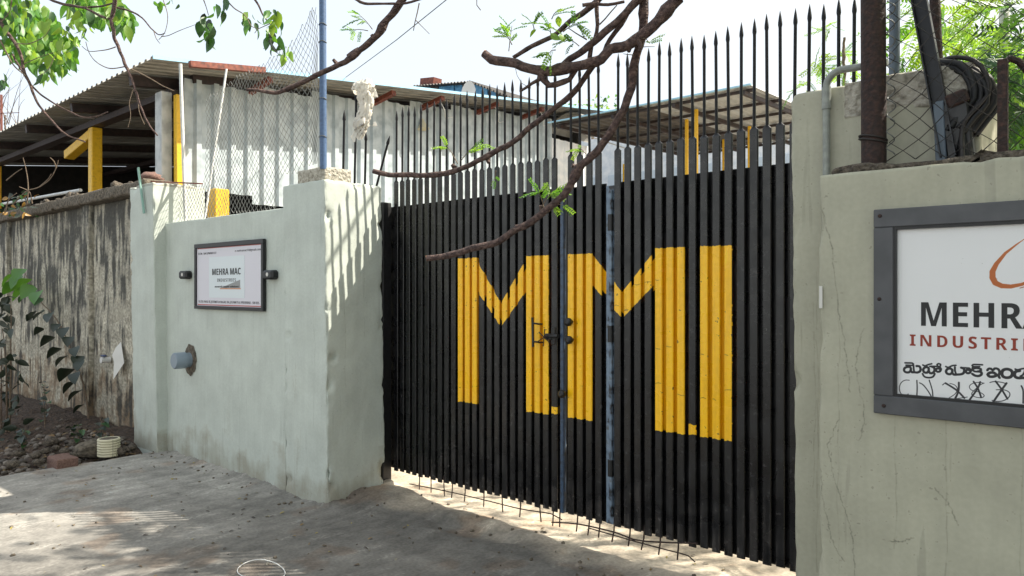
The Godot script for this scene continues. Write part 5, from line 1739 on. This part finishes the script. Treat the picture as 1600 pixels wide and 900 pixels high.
# ------------------------------------------------------------------ weeds by the old wall
func plants() -> void:
	var t := thing("wall_sapling", "young heart leaved sapling leaning up the mildewed wall", "plant", ony(140, 690, 0.1))
	var path := [[138, 678], [138, 650], [134, 618], [127, 590], [117, 560], [106, 535], [96, 512], [86, 496], [76, 484], [66, 474], [55, 455], [45, 438], [38, 425]]
	var pts := []
	for p in path: pts.append(onz(p[0], p[1], 0.56))
	build("stem", limb3(pts, 0.012, 0.005, 7, 0.5), M.twig, t)
	var lm := leaf_mesh(0.19, 0.15, 0.25, 0.85)
	for l in [[132, 628, -1, 0.9], [128, 606, -1, 1.1], [120, 592, -1, 1.2], [118, 578, 1, 1.0], [110, 572, -1, 1.3], [126, 560, 1, 0.9], [106, 552, -1, 1.1], [122, 552, 1, 1.0], [95, 540, -1, 1.1], [118, 538, 1, 0.9], [84, 522, -1, 1.1], [108, 522, 1, 0.9], [100, 508, 1, 1.0], [76, 520, -1, 0.6], [90, 502, 1, 0.8], [66, 508, -1, 0.8], [82, 484, 1, 1.1], [70, 482, -1, 1.1], [58, 482, -1, 0.9], [50, 488, -1, 0.7], [60, 460, 1, 0.9], [40, 458, -1, 0.8]]:
		var p := onz(l[0], l[1] + 4, 0.62)
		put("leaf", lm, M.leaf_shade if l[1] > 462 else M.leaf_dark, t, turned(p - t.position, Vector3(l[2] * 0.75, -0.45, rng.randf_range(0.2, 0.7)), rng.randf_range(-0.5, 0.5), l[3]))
	for l in [[34, 430], [48, 436], [26, 444], [52, 446], [36, 420], [42, 450], [24, 428], [62, 455]]:
		put("leaf", lm, M.leaf_mid, t, turned(onz(l[0], l[1], 0.66) - t.position, Vector3(rng.randf_range(-1, 1), -0.5, 0.6), rng.randf_range(-0.6, 0.6), 1.3))
	# dark bush at the picture's left end
	t = thing("dark_bush", "dark leafy bush against the old wall beyond the sapling", "bush", ony(5, 700, 0.0))
	var sm := leaf_mesh(0.1, 0.055, 0.3)
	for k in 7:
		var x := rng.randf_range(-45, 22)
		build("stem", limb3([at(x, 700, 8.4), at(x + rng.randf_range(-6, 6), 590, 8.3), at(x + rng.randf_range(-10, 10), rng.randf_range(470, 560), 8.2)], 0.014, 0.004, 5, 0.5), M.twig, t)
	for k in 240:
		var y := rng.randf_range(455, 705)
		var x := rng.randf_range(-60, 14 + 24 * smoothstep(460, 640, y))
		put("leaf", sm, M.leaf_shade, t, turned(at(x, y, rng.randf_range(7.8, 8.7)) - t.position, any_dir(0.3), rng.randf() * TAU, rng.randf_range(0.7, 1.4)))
	var labels := ["thin stalked weed in front of the old wall below the sapling", "low weed sprouting beside the end pillar foot", "small green weed on the earth beside the dark bush", "tuft of weed behind the ribbed pipe end"]
	var k2 := 0
	for w in [[70, 668, 75, 2, 14], [160, 690, 40, 3, 9], [38, 700, 30, 4, 14], [122, 690, 28, 3, 10]]:
		var c := ony(w[0], w[1], 0.08)
		t = thing("weed", labels[k2], "weed", c, "weeds along the old wall")
		k2 += 1
		var d := (c - EYE).dot(view_f)
		for j in w[3]:
			build("stem", limb3([c, at(w[0] + rng.randf_range(-4, 4), w[1] - w[2] * 0.5, d), at(w[0] + rng.randf_range(-9, 9), w[1] - w[2], d)], 0.005, 0.002, 5, 0.4), M.twig, t)
		for j in w[4]:
			var y: float = w[1] - w[2] * (0.15 + 0.85 * j / w[4])
			put("leaf", sm, M.leaf_shade if j % 3 else M.leaf_dark, t, turned(at(w[0] + rng.randf_range(-7, 7), y, d) - t.position, Vector3(-1 if j % 2 else 1, rng.randf_range(-0.2, 0.5), rng.randf_range(-0.3, 0.5)), rng.randf_range(-0.5, 0.5), rng.randf_range(0.9, 1.3)))
	# dry twigs over the old wall
	t = thing("dry_shrub", "leafless pale shrub twigs rising over the old wall coping", "shrub", onz(55, 320, 0.35))
	for p in [[[20, 320], [40, 300], [62, 292], [78, 280], [88, 262], [91, 250]], [[88, 262], [84, 252], [78, 246]], [[62, 292], [75, 280], [80, 272]], [[10, 282], [22, 272], [34, 264]], [[42, 320], [44, 290], [40, 262], [36, 246]], [[50, 318], [46, 300], [30, 292]], [[8, 330], [14, 312], [26, 302]]]:
		build("twig", limb(p, 9.5, 9.4, 0.009, 0.004, 5, 0.6), M.twig, t)
	for k in 40:
		put("leaf", sm, [M.leaf_shade, M.leaf_dark, M.leaf_dry][k % 3], t, turned(at(rng.randf_range(-5, 55), rng.randf_range(300, 338), rng.randf_range(9.3, 10.0)) - t.position, any_dir(0.0), rng.randf() * TAU, 0.9))

# ------------------------------------------------------------------ things on the ground
func litter() -> void:
	# ribbed pipe end
	var c := ony(170, 712, 0.0)
	var t := thing("ribbed_pipe", "short cream ribbed hose piece standing by the slab edge", "pipe", c)
	for k in 7:
		var m := MB.new()
		var y := 0.012 + k * 0.024
		var lp := []
		for j in 25: lp.append(Vector3(c.x + 0.088 * cos(j * TAU / 24), y + 0.0, c.z + 0.088 * sin(j * TAU / 24)))
		m.tube(lp, 0.0125, 8, false)
		build("rib", m, M.cream, t)
	var inner := MB.new()
	inner.tube([c + Vector3(0, 0.0, 0), c + Vector3(0, 0.165, 0)], 0.084, 20)
	build("core", inner, M.old_raw, t)
	c = ony(98, 730, -0.02)
	t = thing("red_block", "dusty red brick block tilted on the earth beside the slab", "brick", c)
	var bm := rough_block(c + Vector3(-0.14, -0.06, -0.09), c + Vector3(0.14, 0.1, 0.09), 0.03, 0.014, 0.008, 1.0)
	build("block", bm, M.brick, t)
	# stones on the earth
	var q := 0
	for s in [[140, 702, 0.13, 0.08], [118, 694, 0.07, 0.05], [80, 690, 0.07, 0.045], [70, 705, 0.05, 0.03], [30, 708, 0.06, 0.035], [55, 712, 0.05, 0.03], [100, 705, 0.05, 0.03], [112, 712, 0.045, 0.03], [196, 702, 0.05, 0.03], [206, 700, 0.04, 0.03], [188, 705, 0.05, 0.035], [20, 725, 0.06, 0.035], [88, 700, 0.04, 0.03], [60, 722, 0.045, 0.03]]:
		var p := ony(s[0], s[1], 0.04)
		var lab := "grey stone lying on the bare earth by the old wall"
		if q == 0: lab = "biggest grey stone, whitened on top, beside the ribbed hose piece"
		tag(build("stone", stone(p, Vector3(s[2] * 1.2, s[3], s[2]), q * 5.3), M.rubble if q else M.old_raw), lab, "stone", "stones on the earth" if q else "")
		q += 1
	# hole and paper on the old wall
	t = thing("paper_sheet", "torn white paper flapping on the old wall", "paper", onz(186, 560, 0.47))
	var m := MB.new()
	var P := [onz(181, 543, 0.5), onz(189, 534, 0.46), onz(194, 567, 0.5), onz(177, 592, 0.56), onz(178, 566, 0.53)]
	m.surf([PackedVector3Array([P[4], P[2]]), PackedVector3Array([(P[0] + P[4]) / 2 + Vector3(0, 0, 0.03), (P[1] + P[2]) / 2]), PackedVector3Array([P[0], P[1]])])
	m.surf([PackedVector3Array([P[3], P[3] + Vector3(0.01, 0, 0)]), PackedVector3Array([P[4], P[2]])])
	build("sheet", m, M.paper, t)
	t = thing("tap", "small white and blue tap fitting on the old wall beside the paper", "tap", onz(172, 560, 0.46))
	m = MB.new()
	var tp := onz(172, 562, 0.46)
	m.tube([tp, tp + Vector3(0, 0, 0.1)], 0.035, 10)
	build("spout", m, M.white, t)
	m = MB.new()
	m.box(tp + Vector3(0, 0.05, 0.07), Vector3(0.09, 0.02, 0.04), Basis(), 0.004)
	build("handle", m, plain(Color8(60, 74, 110), 0.5), t)
	# white wire ring on the slab
	t = thing("wire_loop", "loose loop of thin white wire lying on the concrete", "wire", ony(410, 893, 0.0))
	m = MB.new()
	var lp := []
	var o := ony(408, 896, 0.0)
	for k in 46:
		var a := k * TAU / 36.0
		var r := 0.11 + 0.02 * sin(a * 0.5) + 0.0006 * k
		var x := o.x + cos(a) * r * 1.25
		var z := o.z + sin(a) * r * 0.8
		lp.append(Vector3(x, gh(x, z) + 0.012 + 0.008 * sin(a * 2.0), z))
	m.tube(lp, 0.0028, 6)
	build("wire", m, M.white, t)
	# dry leaves and crumbs strewn over the slab
	var lm := leaf_mesh(0.045, 0.02, 0.5)
	var mm := MultiMesh.new()
	mm.transform_format = MultiMesh.TRANSFORM_3D
	mm.use_colors = true
	mm.mesh = lm
	mm.instance_count = 260
	var cols := [Color(0.2, 0.13, 0.05), Color(0.1, 0.07, 0.04), Color(0.3, 0.24, 0.06), Color(0.06, 0.05, 0.04), Color(0.22, 0.2, 0.16)]
	for k in 260:
		var x := rng.randf_range(-7.4, -1.6)
		var z := rng.randf_range(0.7, 2.9) if k % 4 else rng.randf_range(-0.3, 0.8)
		if x < -4.5 and z < 0.75: z += 0.6
		mm.set_instance_transform(k, turned(Vector3(x, gh(x, z) + 0.006, z), Vector3(rng.randf_range(-1, 1), 0.12, rng.randf_range(-1, 1)), rng.randf_range(-0.3, 0.3), rng.randf_range(0.25, 0.95)))
		mm.set_instance_color(k, cols[rng.randi_range(0, 4)])
	var mi := MultiMeshInstance3D.new()
	mi.name = "leaf_litter"
	mi.multimesh = mm
	var lmat := plain(Color.WHITE, 0.8)
	lmat.vertex_color_use_as_albedo = true
	mi.material_override = lmat
	add_child(mi)
	stuff(mi)
	tag(mi, "dry fallen leaves and crumbs strewn over the concrete", "leaf litter")
	var vm := MultiMesh.new()
	vm.transform_format = MultiMesh.TRANSFORM_3D
	vm.use_colors = true
	vm.mesh = stone(Vector3.ZERO, Vector3(0.03, 0.02, 0.026), 4.0).mesh()
	vm.instance_count = 420
	for k in 420:
		var x := -7.5 - absf(rng.randfn(0.0, 0.9))
		var z := rng.randf_range(0.75, 2.2)
		var p := Vector3(x, 0, z)
		var y := -0.11 + 0.15 * smoothstep(1.9, 0.7, z) * smoothstep(-7.3, -7.9, x) + 0.05 * nz(p, 1.8) + 0.03 * nz(p, 5.0) + 0.015 * nz(p, 13.0)
		vm.set_instance_transform(k, Transform3D(Basis(Vector3.UP, rng.randf() * TAU).scaled(Vector3.ONE * rng.randf_range(0.3, 1.4)), Vector3(x, y + 0.008, z)))
		var w := rng.randf_range(0.06, 0.2)
		vm.set_instance_color(k, Color(w, w * 0.86, w * 0.74))
	var vi := MultiMeshInstance3D.new()
	vi.name = "rubble"
	vi.multimesh = vm
	vi.material_override = lmat
	add_child(vi)
	stuff(vi)
	tag(vi, "small rubble scattered over the dark earth by the old wall", "rubble")
	vm = MultiMesh.new()
	vm.transform_format = MultiMesh.TRANSFORM_3D
	vm.use_colors = true
	vm.mesh = leaf_mesh(0.07, 0.03, 0.5)
	vm.instance_count = 220
	for k in 220:
		var x := -7.45 - absf(rng.randfn(0.0, 0.8))
		var z := rng.randf_range(0.75, 2.3)
		var p := Vector3(x, 0, z)
		var y := -0.11 + 0.15 * smoothstep(1.9, 0.7, z) * smoothstep(-7.3, -7.9, x) + 0.05 * nz(p, 1.8) + 0.03 * nz(p, 5.0) + 0.015 * nz(p, 13.0)
		vm.set_instance_transform(k, turned(Vector3(x, y + 0.018, z), Vector3(rng.randf_range(-1, 1), 0.15, rng.randf_range(-1, 1)), rng.randf_range(-0.5, 0.5), rng.randf_range(0.5, 1.3)))
		vm.set_instance_color(k, [Color(0.16, 0.1, 0.045), Color(0.09, 0.06, 0.035), Color(0.22, 0.16, 0.08)][k % 3])
	vi = MultiMeshInstance3D.new()
	vi.name = "leaf_litter"
	vi.name = numbered(self, "dead_leaves")
	vi.multimesh = vm
	vi.material_override = lmat
	add_child(vi)
	stuff(vi)
	tag(vi, "brown dead leaves lying on the earth by the old wall", "leaf litter")
	var sm := stone(Vector3.ZERO, Vector3(0.012, 0.007, 0.01), 9.0).mesh()
	mm = MultiMesh.new()
	mm.transform_format = MultiMesh.TRANSFORM_3D
	mm.mesh = sm
	mm.instance_count = 180
	for k in 180:
		var x := rng.randf_range(-7.4, -1.4)
		var z := rng.randf_range(-0.3, 2.9)
		if k % 2: z = 0.66 + absf(rng.randfn(0.0, 0.12)) if x < -4.6 else rng.randf_range(0.0, 0.5)
		if k % 7 == 0:
			x = rng.randf_range(-9.5, -7.6)
			z = rng.randf_range(0.8, 2.0)
		mm.set_instance_transform(k, Transform3D(Basis(Vector3.UP, rng.randf() * TAU).scaled(Vector3.ONE * rng.randf_range(0.35, 1.3)), Vector3(x, gh(x, z) + 0.004, z)))
	mi = MultiMeshInstance3D.new()
	mi.name = "gravel"
	mi.multimesh = mm
	mi.material_override = M.old_raw
	add_child(mi)
	stuff(mi)
	tag(mi, "small mortar crumbs and grit along the wall feet", "gravel")
